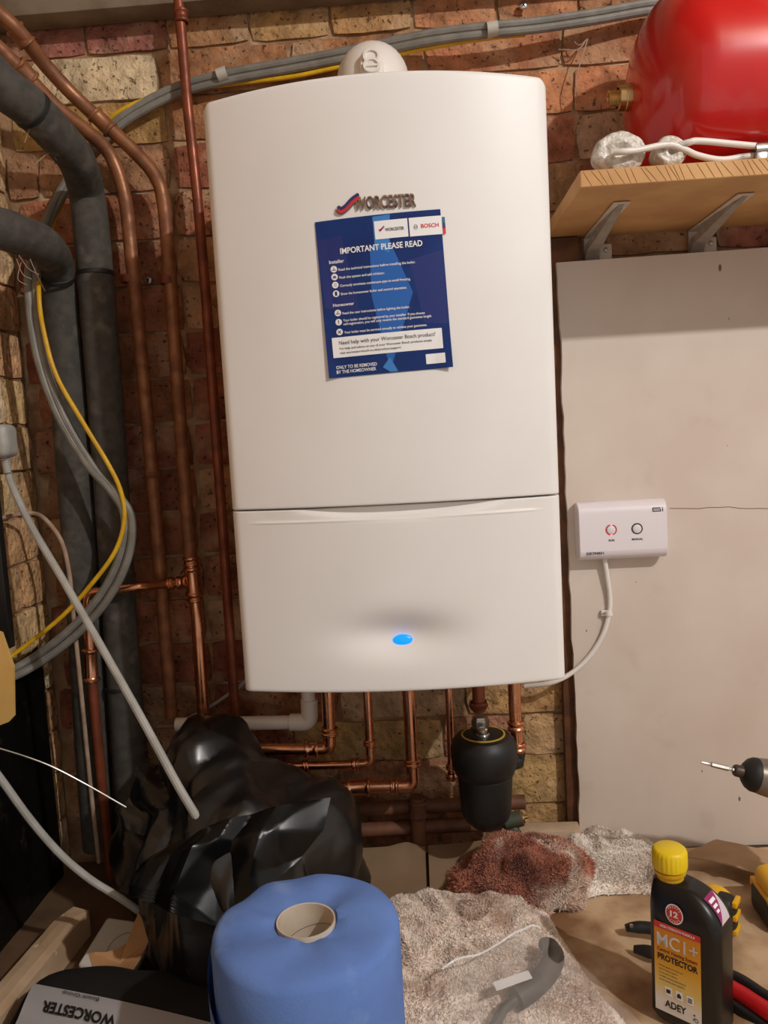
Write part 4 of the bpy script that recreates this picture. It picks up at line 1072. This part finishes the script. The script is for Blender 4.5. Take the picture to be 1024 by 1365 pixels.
# ---- blue paper roll
RX, RY, RZT, RRAD = -.103, -.625, -.541, .097
BLUE = mat('blue_paper', rgb(104, 136, 200), rgb(96, 127, 192), scale=12, rough=.85, bump=.12, bscale=300, c3=rgb(132, 160, 214), s3=16, lo3=.6, hi3=.8, spec=.2)
roll = thing('paper_roll', 'big blue paper towel roll standing on end with a cardboard core', 'paper roll', (RX, RY, BENCH+.0005))
bm = bmesh.new(); n = 96; rows = []
prof = [(.0305, -.255), (.0305, -.02), (.0305, -.003), (.033, .0), (.045, .002), (.06, .003), (.075, .002), (.088, .000), (.0945, -.004), (RRAD, -.010), (RRAD, -.04), (RRAD, -.10), (RRAD, -.18), (RRAD, -.2585), (.09, -.2585), (.0305, -.2585)]
for r, z in prof:
    row = []
    for k in range(n):
        a = 2*pi*k/n; d = Vector((cos(a)*r, sin(a)*r, 0)); zz = z
        if z > -.02 and r > .032: zz += .0045*noise.noise(d*26+Vector((0, 0, 2)))+.003*noise.noise(Vector((cos(a)*2.2, sin(a)*2.2, r*8)))
        rr = r*(1+.012*noise.noise(Vector((cos(a)*1.6, sin(a)*1.6, z*3)))) if r > .06 else r
        row.append(bm.verts.new((RX+cos(a)*rr, RY+sin(a)*rr, RZT+zz)))
    rows.append(row)
for a, b in zip(rows, rows[1:]):
    for k in range(n): bm.faces.new((a[k], a[(k+1) % n], b[(k+1) % n], b[k]))
for k in range(n): bm.faces.new((rows[-1][k], rows[-1][(k+1) % n], rows[0][(k+1) % n], rows[0][k]))
obj('paper', bm, BLUE, roll, angle=50)
bm = BM(); lathe(bm, [(.0288, -.256), (.0288, .001), (.0304, .0015), (.0306, -.001), (.0306, -.256), (.0288, -.256)], Matrix.Translation((RX, RY, RZT+.001)), 48); obj('core', bm, mat('core_card', rgb(204, 190, 172), rgb(194, 178, 158), scale=30, rough=.8), roll)
bm = BM(); tube(bm, [Vector((RX+.0286*cos(a), RY+.0286*sin(a), RZT-.012-.016*(a-.3)/2.0)) for a in np.linspace(.3, 2.6, 24)], .0004, 5); obj('core_seam', bm, mat('seam_brown', rgb(120, 104, 88), rough=.9), roll)
def flap(u, v):
    a = radians(165)+u*radians(100); top = -.013-.105*u**1.1
    z = top+(-.2575-top)*v; r = RRAD*1.012+.003+.005*u
    return (RX+cos(a)*r, RY+sin(a)*r, RZT+z)
bm = bmof(grid(flap, 30, 20)); obj('loose_sheet', bm, BLUE, roll, angle=60)

# ---- black bags
H = [at(x, y, Y) for x, y, Y in ((150, 1062, -.26), (146, 1110, -.30), (183, 1012, -.21), (222, 980, -.19), (264, 960, -.20), (300, 962, -.20), (346, 998, -.2), (400, 1033, -.19), (440, 1046, -.18), (468, 1088, -.19), (482, 1130, -.2), (482, 1180, -.22), (190, 1180, -.34), (255, 1075, -.37), (340, 1085, -.38), (300, 1222, -.475), (240, 1210, -.42), (425, 1130, -.34), (440, 1190, -.36), (165, 1150, -.32))]
for x, y in ((-.5, -.16), (-.1, -.15), (-.47, -.22), (-.34, -.36), (-.2, -.47), (-.09, -.34)): H.append(Vector((x, y, BENCH+.004)))
cc = Vector((-.29, -.30, -.66))
rb_ = random.Random(21)
FOLDS = []
for _ in range(7):
    nn = Vector((rb_.gauss(0, 1), rb_.gauss(0, 1), rb_.gauss(0, 1))).normalized()
    FOLDS.append((nn, Vector((-.28+rb_.uniform(-.15, .15), -.32+rb_.uniform(-.14, .14), -.66+rb_.uniform(-.12, .12))).dot(nn)))
MDIR = [Vector((rb_.gauss(0, 1), rb_.gauss(0, 1), rb_.gauss(0, 1))).normalized() for _ in range(4)]
def tri(x): return abs((x % 2)-1)*2-1
def crumple(p):
    """height of crumpled film: space folded over random planes gives straight, sharp creases"""
    q = p+.02*Vector((noise.noise(p*7), noise.noise(p*7+Vector((3, 0, 0))), noise.noise(p*7+Vector((0, 7, 0)))))
    for nn, c_ in FOLDS:
        d = q.dot(nn)-c_
        if d < 0: q = q-nn*(1.55*d)
    return .015*tri(q.dot(MDIR[0])*12)+.011*tri(q.dot(MDIR[1])*21)+.0075*tri(q.dot(MDIR[2])*36)+.003*tri(q.dot(MDIR[3])*70)
def bagcr(p, n): return n*(.85*crumple(p*1.25)+.05*(noise.noise(p*6)))
s = blob(H, cc, 6, 4, bagcr)
for v in s.verts: v.co.z = max(v.co.z, BENCH+.0015)
bag = thing('refuse_bag', 'large crumpled black refuse bag heaped in the left corner', 'bag', (cc.x, cc.y, BENCH+.0015))
obj('body', s, POLY, bag, angle=28)
FR = [[(236, 1118, -.405), (300, 1092, -.415), (365, 1072, -.41), (440, 1062, -.37)], [(190, 1150, -.41), (255, 1128, -.45), (345, 1108, -.44), (430, 1105, -.40)], [(166, 1180, -.42), (238, 1192, -.46), (330, 1170, -.465), (400, 1140, -.42)], [(160, 1188, -.42), (285, 1236, -.49), (335, 1195, -.475), (392, 1150, -.43)]]
FRw = [[at(*p) for p in r] for r in FR]
def flapf(u, v):
    j = v*3; a = min(int(j), 2); t = j-a
    def ev(r):
        i = u*3; q = min(int(i), 2); s_ = i-q; return r[q]*(1-s_)+r[q+1]*s_
    p = ev(FRw[a])*(1-t)+ev(FRw[a+1])*t
    return p+Vector((0, -.8, .5))*(1.25*crumple(p*1.15+Vector((.05, .04, .1)))+.012*noise.noise(p*9))
bm = bmof(grid(flapf, 60, 44)); bmesh.ops.solidify(bm, geom=bm.faces[:], thickness=.0008); obj('loose_flap', bm, POLY, bag, angle=28)
H = [at(x, y, Y) for x, y, Y in ((28, 1345, -.50), (45, 1305, -.45), (75, 1285, -.42), (118, 1275, -.41), (180, 1300, -.42), (250, 1300, -.43), (285, 1315, -.46))]
H += [Vector((x, y, z)) for x, y, z in ((-.50, -.62, -.752), (-.22, -.62, -.752), (-.50, -.47, -.752), (-.25, -.47, -.752), (-.51, -.66, BENCH+.004), (-.2, -.66, BENCH+.004), (-.52, -.44, BENCH+.004), (-.2, -.4, BENCH+.004))]
s = blob(H, (-.37, -.53, -.77), 5, 4, lambda p, n: n*(.006*noise.noise(p*18)))
for v in s.verts: v.co.z = max(v.co.z, BENCH+.0015)
one('tool_bag', s, CLOTHB, 'soft black fabric bag lying under the white printed leaflet', 'bag', angle=60)

# white leaflet with upside-down lettering
Lz = -.722
L00, L10, L01 = atz(45, 1311, Lz), atz(290, 1364, Lz+.002), atz(10, 1385, Lz)
lw = (L10-L00); lh = (L01-L00).normalized()
bl = thing('booklet', 'white printed booklet lying upside down at the lower left', 'booklet', tuple(L00+lw*.5))
def lf(off):
    def f(u, v): 
        p = L00+lw*u*1.05+lh*v*.20; p.z = Lz+off+.003*sin(u*3)+.002*sin(v*14); return p
    return f
bm = bmof(grid(lambda u, v: lf(0)(u, v), 14, 10)); bmesh.ops.solidify(bm, geom=bm.faces[:], thickness=-.0016); obj('cover', bm, mat('paper_white', rgb(226, 222, 224), rough=.5), bl, angle=60)
bm = BM()
Wl = lw.length*1.05; Hl = .20
def up(off):     # letters read from the far side: x runs right-to-left, up is towards the viewer
    g = lf(off); return lambda x, y: g(1-x/Wl, y/Hl)
def pxu(px, py):
    p = atz(px, py, Lz+.003); d = p-L00; u = d.dot(lw)/(lw.length**2*1.05); v = (d-lw*(u*1.05)).dot(lh)/.2; return (1-u)*Wl, v*Hl
a = pxu(131, 1362); b = pxu(44, 1336)
put_text(bm, 'WORCESTER', up(.0022), b[0]-.0005, b[1]+.002, cap=.0155, bold=.03, align='R', asp=.82)
a = pxu(129, 1334); b = pxu(80, 1323)
put_text(bm, 'Bosch Group', up(.0022), b[0], b[1]-.001, width=abs(b[0]-a[0]), cap=.0072, bold=.005, align='R')
tag(obj('printed_text', bm, INK_K, bl, smooth=False), kind='stuff')

# timber lying along the left wall, splintered end
t0, t1 = atz(96, 1222, -.758), atz(-60, 1405, -.758)
d = (t1-t0); d.z = 0; ax = d.normalized(); sd = Vector((ax.y, -ax.x, 0)); 
if sd.x < 0: sd = -sd
bm = bmesh.new(); rnd = random.Random(8); rows = []
cross = [(-.022, 0), (-.022, .042), (-.010, .043), (.004, .042), (.014, .036), (.018, 0)]
for k in range(12):
    t = k/11; o_ = t0+ax*(d.length*t)
    row = []
    for i, (s_, h) in enumerate(cross):
        jag = (rnd.uniform(-.028, .012) if k == 0 else 0)
        row.append(bm.verts.new((o_.x+sd.x*s_+ax.x*jag, o_.y+sd.y*s_+ax.y*jag, BENCH+.001+h*(1+.03*noise.noise(Vector((t*9, i, 0)))))))
    rows.append(row)
for a, b in zip(rows, rows[1:]):
    for i in range(5): bm.faces.new((a[i], a[i+1], b[i+1], b[i]))
    bm.faces.new((a[5], a[0], b[0], b[5]))
bm.faces.new(rows[0]); bm.faces.new(rows[-1][::-1])
one('broken_timber', bm, mat('raw_timber', rgb(196, 168, 138), rgb(176, 146, 114), scale=12, rough=.85, bump=.25, bscale=50, c3=rgb(230, 218, 200), s3=30, lo3=.66, hi3=.74), 'broken length of pale timber lying along the left wall', 'timber', smooth=False)

# white plate and brown parcel card between the bags
c = atz(160, 1262, BENCH+.03)
pt = thing('switch_plate', 'white rounded plastic plate lying between the two black bags', 'plate', (c.x, c.y, BENCH+.001))
Mp = Matrix.Translation((c.x, c.y, BENCH+.03)) @ Matrix.Rotation(radians(-14), 4, 'Z') @ Matrix.Rotation(radians(20), 4, 'X')
bm = BM(); box(bm, -.046, .046, -.04, .04, -.006, .006, .0055, 3, M=Mp); obj('plate', bm, PLASTIC_W, pt)
bm = BM(); annulus(bm, lambda x, y: Mp @ Vector((x, y, .0064)), .012, -.005, .024, .0252, 36); obj('moulded_ring', bm, CABLE, pt)
bm = BM(); annulus(bm, lambda x, y: Mp @ Vector((x, y, .0066)), .016, -.012, .009, .0105, 24, .3, 3.0); obj('moulded_ring', bm, BLACKP, pt)
bm = bmesh.new()
pp = [(118, 1272, .066), (150, 1268, .068), (176, 1252, .071), (186, 1215, .10), (198, 1256, .072), (180, 1290, .066), (165, 1315, .061), (130, 1310, .061)]
V = [bm.verts.new(hp(x, y, h)) for x, y, h in pp]; cV = bm.verts.new(hp(160, 1284, .060))
for i in range(len(V)): bm.faces.new((V[i], V[(i+1) % len(V)], cV))
bmesh.ops.subdivide_edges(bm, edges=bm.edges[:], cuts=3, use_grid_fill=True)
for v in bm.verts: v.co.z += .004*noise.noise(v.co*60)
bmesh.ops.solidify(bm, geom=bm.faces[:], thickness=.0012)
one('torn_card', bm, CARD_B, 'torn scrap of brown card resting on the white plate', 'card', angle=20)

# ---- clear bag with tool
TOOLM = mat('dark_grip', rgb(62, 54, 48), rgb(76, 66, 58), scale=40, rough=.55)
tl = thing('knife_tool', 'dark hooked tool handle inside the clear bag on the fleece', 'tool', tuple(hp(690, 1310, .055)))
P = spline([hp(x, y, h) for x, y, h in ((722, 1258, .062), (733, 1262, .064), (738, 1278, .064), (728, 1298, .062), (708, 1318, .060), (688, 1332, .058))], 8)
rad = [.008+.006*sin(min(1, i/len(P)*1.6)*pi*.8) for i in range(len(P))]
bm = BM(); tube(bm, P, .012, 14, rads=[.0075+.0065*min(1, i/14) for i in range(len(P))]); obj('grip', bm, TOOLM, tl)
bm = BM(); tube(bm, [hp(690, 1331, .058), hp(672, 1345, .055), hp(655, 1375, .05), hp(645, 1400, .046)], .006, 10); obj('shank', bm, TOOLM, tl)
bm = BM(); q = [hp(x, y, .078) for x, y in ((657, 1310), (704, 1294), (710, 1304), (662, 1321))]
bm.faces.new([bm.verts.new(v) for v in q]); bmesh.ops.subdivide_edges(bm, edges=bm.edges[:], cuts=2, use_grid_fill=True); bmesh.ops.solidify(bm, geom=bm.faces[:], thickness=.0006)
film = bpy.data.materials.new('clear_film'); film.use_nodes = True; nt = film.node_tree; b = nt.nodes['Principled BSDF']
b.inputs['Base Color'].default_value = (.9, .88, .85, 1); b.inputs['Roughness'].default_value = .12; b.inputs['Alpha'].default_value = .18; b.inputs['Specular IOR Level'].default_value = .9
cb = thing('clear_bag', 'clear plastic bag with a white label over the fleece cloth', 'bag', tuple(hp(700, 1330, .03)))
obj('label', bm, INK_W, cb, smooth=False)
ptsb = [[(590, 1302), (650, 1276), (718, 1244), (790, 1248)], [(600, 1330), (665, 1306), (735, 1280), (828, 1284)], [(600, 1400), (690, 1390), (790, 1380), (890, 1350)]]
RB = [[hp(x, y, .07) for x, y in r] for r in ptsb]
def fb_(u, v):
    j = v*2; a = min(int(j), 1); t = j-a
    def ev(r):
        i = u*3; q = min(int(i), 2); s = i-q; return r[q]*(1-s)+r[q+1]*s
    p = ev(RB[a])*(1-t)+ev(RB[a+1])*t
    p.z = BENCH+.082+.006*noise.noise(Vector((p.x*25, p.y*25, 0)))+.004*(crease(p, 20))-.066*max(0, (u-.62)/.38)**1.2
    return p
bm = bmof(grid(fb_, 50, 36)); obj('film', bm, film, cb, angle=30)
seal = bpy.data.materials.new('film_seal'); seal.use_nodes = True; b = seal.node_tree.nodes['Principled BSDF']; b.inputs['Base Color'].default_value = (.92, .9, .87, 1); b.inputs['Alpha'].default_value = .6; b.inputs['Roughness'].default_value = .2
bm = BM(); tube(bm, [Vector(fb_(u, 0))+Vector((0, 0, .001)) for u in np.linspace(0, .68, 30)], .0014, 8, flat=.4); obj('seal', bm, seal, cb)

# ---- protector bottle
yaw = radians(-40)
bt = thing('chemical_bottle', 'black plastic bottle with yellow cap and yellow label on the dust sheet', 'bottle', (.344, -.452, BENCH+.009), (0, 0, yaw))
def bprofile(z):
    """(left, right, half depth) of the body at height z"""
    xl = -.046; xr = .0435; hd = .0285
    if z < .006: k = .9+.1*z/.006; xl *= k; xr *= k; hd *= k
    if z > .138:
        t = min(1, (z-.138)/.040); xr =   .0415-(.0415+.010)*(1-sqrt(max(0, 1-t*t)))**.9 if t < 1 else -.010
        hd = .0285-.0125*t**2; xl = -.046+.003*t**3
    return xl, xr, hd
bm = bmesh.new(); rows = []; N = 36
for z in list(np.linspace(0, .006, 4))+list(np.linspace(.01, .136, 14))+list(np.linspace(.14, .1765, 22)):
    xl, xr, hd = bprofile(z); cx = (xl+xr)/2; hw = (xr-xl)/2; row = []
    for k in range(N):
        a = 2*pi*k/N; e = .42
        row.append(bm.verts.new((cx+hw*math.copysign(abs(cos(a))**e, cos(a)), hd*math.copysign(abs(sin(a))**e, sin(a)), z)))
    rows.append(row)
for a, b in zip(rows, rows[1:]):
    for k in range(N): bm.faces.new((a[k], a[(k+1) % N], b[(k+1) % N], b[k]))
bm.faces.new(rows[0][::-1]); bm.faces.new(rows[-1])
obj('body', bm, mat('bottle_black', rgb(18, 17, 16), rough=.36, spec=.5), bt, local=True, angle=40)
cx = -.0265; CZ = -.0135
bm = BM(); lathe(bm, [(.0165, .188), (.0165, .196), (.019, .1965), (.0195, .199), (.0195, .2005), (.0172, .201), (.0168, .205)], Matrix.Translation((cx, 0, CZ)), 32); obj('tamper_ring', bm, YELLOW, bt, local=True)
bm = bmesh.new(); n = 96; rows = []
for r, z in ((.0175, .2035), (.0205, .2035), (.0208, .206), (.0206, .223), (.0198, .2265), (.0175, .2285), (.0, .2285)):
    if r == 0: rows.append([bm.verts.new((cx, 0, z+CZ))]); continue
    rows.append([bm.verts.new((cx+(r+(.0006 if (k % 4 < 2) and .204 < z < .2235 else 0))*cos(2*pi*k/n), (r+(.0006 if (k % 4 < 2) and .204 < z < .2235 else 0))*sin(2*pi*k/n), z+CZ)) for k in range(n)])
for a, b in zip(rows, rows[1:]):
    for k in range(n):
        if len(b) == 1: bm.faces.new((a[k], a[(k+1) % n], b[0]))
        else: bm.faces.new((a[k], a[(k+1) % n], b[(k+1) % n], b[k]))
CAPY = mat('cap_yellow', rgb(232, 200, 22), rough=.38)
obj('cap', bm, CAPY, bt, local=True, angle=50)
def lab(off): return lambda x, z: Vector((x*.86-.007, -.0285-off, z))
LX0, LX1, LZ0, LZ1 = -.0335, .0335, .014, .131
lm = bpy.data.materials.new('label_gradient'); lm.use_nodes = True; nt = lm.node_tree; b = nt.nodes['Principled BSDF']; b.inputs['Roughness'].default_value = .35
tcn = nt.nodes.new('ShaderNodeTexCoord'); sp = nt.nodes.new('ShaderNodeSeparateXYZ'); cr = nt.nodes.new('ShaderNodeValToRGB')
nt.links.new(tcn.outputs['Generated'], sp.inputs[0]); nt.links.new(sp.outputs['Z'], cr.inputs[0]); nt.links.new(cr.outputs[0], b.inputs['Base Color'])
cr.color_ramp.elements[0].color = rgb(226, 224, 218); cr.color_ramp.elements[0].position = .12
cr.color_ramp.elements[1].color = rgb(214, 130, 30); cr.color_ramp.elements[1].position = 1
e = cr.color_ramp.elements.new(.3); e.color = rgb(224, 196, 110)
e = cr.color_ramp.elements.new(.55); e.color = rgb(222, 164, 34)
def part2(name, m, fill, off):
    bm = BM(); fill(bm, lab(off)); o = obj(name, bm, m, bt, local=True, smooth=False)
    return tag(o, kind='stuff') if 'text' in name or name == 'printed_icon' else o
part2('label', lm, lambda bm, f: rect(bm, f, LX0, LZ0, LX1, LZ1, 4, 8), .0004)
REDL = mat('label_red', rgb(206, 52, 46), rough=.4)
part2('label_band', REDL, lambda bm, f: rect(bm, f, LX0, LZ1-.008, LX1, LZ1), .0006)
SIL = mat('label_silver', rgb(222, 220, 218), rgb(190, 186, 182), scale=90, rough=.35)
part2('printed_text', SIL, lambda bm, f: put_text(bm, 'MC1+', f, -.029, .101, width=.059, cap=.0165, bold=.015), .0011)
part2('printed_text', INK_W, lambda bm, f: put_text(bm, 'HIGH STRENGTH FORMULA', f, -.024, LZ1-.0058, width=.05, cap=.0034, bold=.02), .0009)
BRN = mat('label_brown', rgb(120, 40, 22), rough=.5)
part2('printed_text', BRN, lambda bm, f: put_text(bm, 'Central Heating System', f, -.029, .0935, width=.058, cap=.0042, bold=.03), .0009)
def dk(bm, f):
    put_text(bm, 'PROTECTOR', f, -.0285, .0825, width=.058, cap=.0075, bold=.04)
    put_text(bm, 'ADEY', f, -.019, .0225, width=.031, cap=.0088, bold=.03)
    for k, t in enumerate(('Protects against corrosion and', 'scale in heating systems', 'Treats twelve radiators', 'Use after cleaning and flushing the', 'central heating system pipework')):
        put_text(bm, t, f, -.027, .0735-.0046*k, cap=.0021, bold=.005, asp=.95)
    for x in (-.0125, .003, .0185):
        pass
part2('printed_text', INK_K, dk, .0009)
part2('printed_icon', INK_W, lambda bm, f: [rect(bm, f, x-.005, .038, x+.005, .049) for x in (-.0135, .002, .0175)], .0007)
def ic(bm, f):
    rect(bm, f, -.0165, .041, -.0105, .046); poly(bm, f, [(-.001, .0405), (.005, .0405), (.005, .044), (.002, .047), (-.001, .044)])
    for k in range(3): rect(bm, f, .0145, .0405+.0022*k, .0205, .0418+.0022*k)
    poly(bm, f, [(.021, .0195), (.023, .0235), (.0245, .0235), (.0225, .0195)]); annulus(bm, f, .0265, .021, .0018, .0026, 16); disc(bm, f, .0235, .027, .0013, 12)
part2('printed_icon', INK_K, ic, .0011)
SC = (-.003, .1475)
part2('round_sticker', INK_W, lambda bm, f: disc(bm, f, SC[0], SC[1], .0128, 36), .0006)
part2('round_sticker', REDL, lambda bm, f: disc(bm, f, SC[0], SC[1], .0112, 36), .0009)
def stx(bm, f):
    put_text(bm, '12', f, SC[0], SC[1]-.0035, width=.0115, cap=.0072, bold=.04, align='C')
    for s, t in ((1, 'TREATS'), (-1, 'LITRES')):
        for i, ch in enumerate(t):
            a = (pi/2-s*(i-2.5)*.36) if s > 0 else (-pi/2+(i-2.5)*.36); r = .0082 if s > 0 else .0102
            ca, sa = cos(a-pi/2 if s > 0 else a+pi/2), sin(a-pi/2 if s > 0 else a+pi/2); o_ = (SC[0]+r*cos(a), SC[1]+r*sin(a))
            put_text(bm, ch, (lambda o_, ca, sa: lambda x, y: f(o_[0]+x*ca-y*sa, o_[1]+x*sa+y*ca))(o_, ca, sa), 0, 0, cap=.0024, bold=.02, align='C')
part2('round_sticker_text', INK_W, stx, .0012)
# magenta sticker wrapped over the sloping shoulder
def sho(off):
    def f(s, y):      # s: 0..1 down the shoulder, y: depth
        t = .35+.5*s; z = .1905-.05*(1-(1-t)**1.0)*.9; z = .174-.036*s
        xl, xr, hd = bprofile(z); sl = Vector((.7, 0, .7)); return Vector((xr, y, z))+sl*off
    return f
f = sho(.0008)
bm = BM(); rect(bm, lambda a, b: f(a, b), .12, -.0125, .86, .012, 10, 2); obj('side_sticker', bm, mat('sticker_grey', rgb(206, 196, 204), rough=.4), bt, local=True)
bm = BM(); g = sho(.0011)
V = [bm.verts.new(g(.12+.74*i/10, -.0125)) for i in range(11)]; W = [bm.verts.new(g(.12+.74*i/10, -.0125+.0245*(1-i/10))) for i in range(10)]
for i in range(9): bm.faces.new((V[i], V[i+1], W[i+1], W[i]))
bm.faces.new((V[9], V[10], W[9])); obj('side_sticker', bm, mat('sticker_magenta', rgb(150, 34, 104), rough=.4), bt, local=True)
bm = BM(); g = sho(.0014)
for a0, b0, b1 in ((.2, -.01, .004), (.32, -.01, .0), (.44, -.01, -.003)): rect(bm, g, a0, b0, a0+.07, b1, 2)
tag(obj('side_sticker_text', bm, INK_W, bt, local=True), kind='stuff')

# ---- tape measure behind the bottle
TY_ = mat('tool_yellow', rgb(232, 176, 22), rough=.42)
c = hp(967, 1230, .025)
tm = thing('tape_measure', 'black and yellow tape measure tucked behind the bottle', 'tape measure', (c.x-.012, c.y+.012, BENCH+.006), (0, 0, radians(-35)))
bm = BM(); box(bm, -.032, .032, -.018, .018, 0, .060, .014, 5); obj('case', bm, BLACKR, tm, local=True)
bm = BM(); lathe(bm, [(.013, -.0185), (.027, -.0185), (.027, .0185), (.013, .0185)], Matrix.Translation((0, 0, .034)) @ Matrix.Rotation(pi/2, 4, 'X'), 28); 
obj('side_ring', bm, TY_, tm, local=True)
bm = BM(); 
for z in (.012, .034, .054): box(bm, .028, .0348, -.012, .012, z-.004, z+.004, .001)
split_obj('grip_stripe', bm, TY_, tm, local=True)

# ---- plier jaws left of the bottle
pj = thing('black_pliers', 'black pliers with open jaws poking out left of the bottle', 'pliers', tuple(hp(860, 1250, .012)))
for path, w0 in (([(834, 1237, .018), (846, 1236, .019), (866, 1237, .02), (900, 1244, .02)], 1), ([(845, 1265, .016), (858, 1267, .017), (876, 1270, .018), (900, 1262, .02)], 1)):
    P = spline([hp(*p) for p in path], 6); bm = BM(); tube(bm, P, .007, 10, rads=[.0052+.0035*min(1, i/8) for i in range(len(P))], flat=.7); obj('jaw', bm, BLACKP, pj)
bm = BM(); p = hp(842, 1236, .024); lathe(bm, [(0, .004), (.0025, .004), (.0025, 0)], Matrix.Translation(p), 12); obj('stud', bm, STEEL, pj)

# ---- red handled tool right of bottle
rh = thing('red_handle_tool', 'red handled tool with a black back lying right of the bottle', 'tool', tuple(hp(1005, 1335, .012)))
REDH = mat('red_grip', rgb(196, 28, 34), rough=.4)
P = [hp(x, y, h) for x, y, h in ((972, 1316, .018), (1000, 1332, .02), (1030, 1352, .022), (1070, 1378, .024))]
bm = BM(); tube(bm, spline(P, 6), .011, 12, flat=.8); obj('grip', bm, REDH, rh)
P = [hp(x, y, h) for x, y, h in ((968, 1298, .024), (990, 1308, .026), (1020, 1328, .028), (1070, 1358, .03))]
bm = BM(); tube(bm, spline(P, 6), .008, 12); obj('back', bm, BLACKP, rh)
P = [hp(x, y, h) for x, y, h in ((974, 1337, .008), (1000, 1355, .008), (1070, 1402, .009))]
bm = BM(); tube(bm, spline(P, 6), .007, 12); obj('lower_arm', bm, BLACKP, rh)

# ---- impact driver standing at the right edge
nose, tail = at(990, 1029, -.25), at(1050, 1046, -.25)
ax = (tail-nose).normalized(); ax = Vector((ax.x, .12, ax.z)).normalized()
tip = at(935, 1016, -.25); axb = (nose-tip).normalized()
drv = thing('impact_driver', 'yellow and black cordless driver standing at the right edge with a screwdriver bit', 'driver', (nose.x+.07, -.25, BENCH+.006))
L = (nose-tip).length
bm = BM(); lathe(bm, [(0, 0), (.0012, .0), (.0022, .006), (.0024, .012), (.0022, .0135), (.0036, .015), (.0038, L*.66), (.0022, L*.68), (.0022, L*.72), (.0032, L*.74), (.0032, L)], frame(tip, axb), 6); obj('screwdriver_bit', bm, STEEL, drv, angle=20)
Md = frame(nose, axb)
bm = BM(); lathe(bm, [(.004, -.013), (.0075, -.0125), (.0088, -.010), (.009, .004), (0, .004)], Md, 24); obj('collet', bm, mat('collet_brown', rgb(76, 62, 54), rough=.45, metal=.4), drv)
bm = BM(); lathe(bm, [(.009, -.001), (.015, .002), (.0215, .008), (.0245, .014), (.0250, .019), (0, .019)], Md, 28); obj('nose_ring', bm, BLACKR, drv)
bm = BM(); lathe(bm, [(0, .016), (.0242, .016), (.0265, .03), (.0285, .05), (.0290, .064), (0, .064)], Md, 28); obj('gear_case', bm, mat('gear_grey', rgb(128, 116, 104), rough=.4, metal=.5), drv)
bm = BM(); lathe(bm, [(0, .062), (.031, .062), (.033, .075), (.033, .125), (.03, .142), (.02, .15), (0, .151)], Md, 28); obj('motor_housing', bm, TY_, drv)
hx = nose+axb*.105
bm = BM(); tube(bm, spline([hx+Vector((0, 0, -.015)), hx+Vector((.004, 0, -.06)), hx+Vector((.008, 0, -.11)), hx+Vector((.004, 0, -.148))], 6), .019, 18); obj('handle', bm, BLACKR, drv)
bm = BM(); tube(bm, [hx+Vector((-.024, 0, -.04)), hx+Vector((-.026, 0, -.058))], .008, 12); obj('trigger', bm, BLACKP, drv)
bx = atz(1026, 1246, BENCH+.006).x
fz = BENCH+.006
bm = BM(); box(bm, bx, bx+.115, -.29, -.215, fz, fz+.05, .012, 4); obj('battery', bm, BLACKP, drv)
bm = BM(); box(bm, bx+.002, bx+.118, -.288, -.217, fz+.040, hx.z-.125, .018, 4); obj('foot', bm, TY_, drv)
bm = BM(); box(bm, bx+.001, bx+.012, -.2905, -.2145, fz+.034, fz+.048, .003, 2); obj('latch', bm, TY_, drv)

# ---- cobwebs
WEB = mat('cobweb', rgb(170, 140, 120), rough=.9)
bm = BM(); rnd = random.Random(6)
for path in ([(783, 52, -.02), (776, 75, -.03), (768, 105, -.03), (770, 125, -.03), (768, 140, -.03), (770, 158, -.03)], [(744, 66, -.012), (770, 66, -.02), (783, 52, -.02)], [(783, 52, -.02), (772, 60, -.02), (760, 48, -.012)]):
    P = spline([at(x+rnd.uniform(-1, 1), y, Y) for x, y, Y in path], 5); tube(bm, P, .0008, 5, rads=[.0005+.0009*rnd.random() for _ in P])
one('cobweb', bm, WEB, 'dusty cobweb strand hanging on the wall left of the red tank', 'cobweb')
bm = BM()
for path in ([(22, 345, -.25), (30, 365, -.25), (42, 372, -.24)], [(25, 340, -.25), (38, 358, -.24), (52, 366, -.23)], [(28, 350, -.25), (24, 372, -.25), (36, 380, -.24)], [(40, 345, -.24), (50, 368, -.23), (60, 388, -.2)], [(33, 190, -.25), (38, 175, -.25), (42, 160, -.25)], [(45, 220, -.22), (66, 204, -.2), (76, 214, -.19)]):
    P = spline([atw(x, y, Y, xmin=-.62) for x, y, Y in path], 5); tube(bm, P, .0006, 4)
one('cobweb', bm, WEB, 'tangled cobweb hanging from the lagged pipes in the left corner', 'cobweb')

# ------------------------------------------------------------------ groups of like things
GR = {'shelf_bracket': 'brackets under the pine shelf', 'wrapped_pipe': 'white pipes on the shelf', 'copper_pipe': 'copper pipes left of the boiler', 'lagged_pipe': 'foam lagged pipes in the corner',
      'grey_cable': 'grey cables over the boiler', 'cable_tape': 'tape bands on the grey cables', 'boiler_pipe': 'copper pipes under the boiler', 'fleece_cloth': 'fleece cloths on the worktop',
      'cardboard_sheet': 'cardboard leaning at the wall', 'pipe_clip': 'clips on the copper pipes', 'wall_screw': 'screws in the brick wall', 'cobweb': 'cobwebs'}
for o in scene.objects:
    b = o.name.split('.')[0]
    if o.parent is None and b in GR: o['group'] = GR[b]
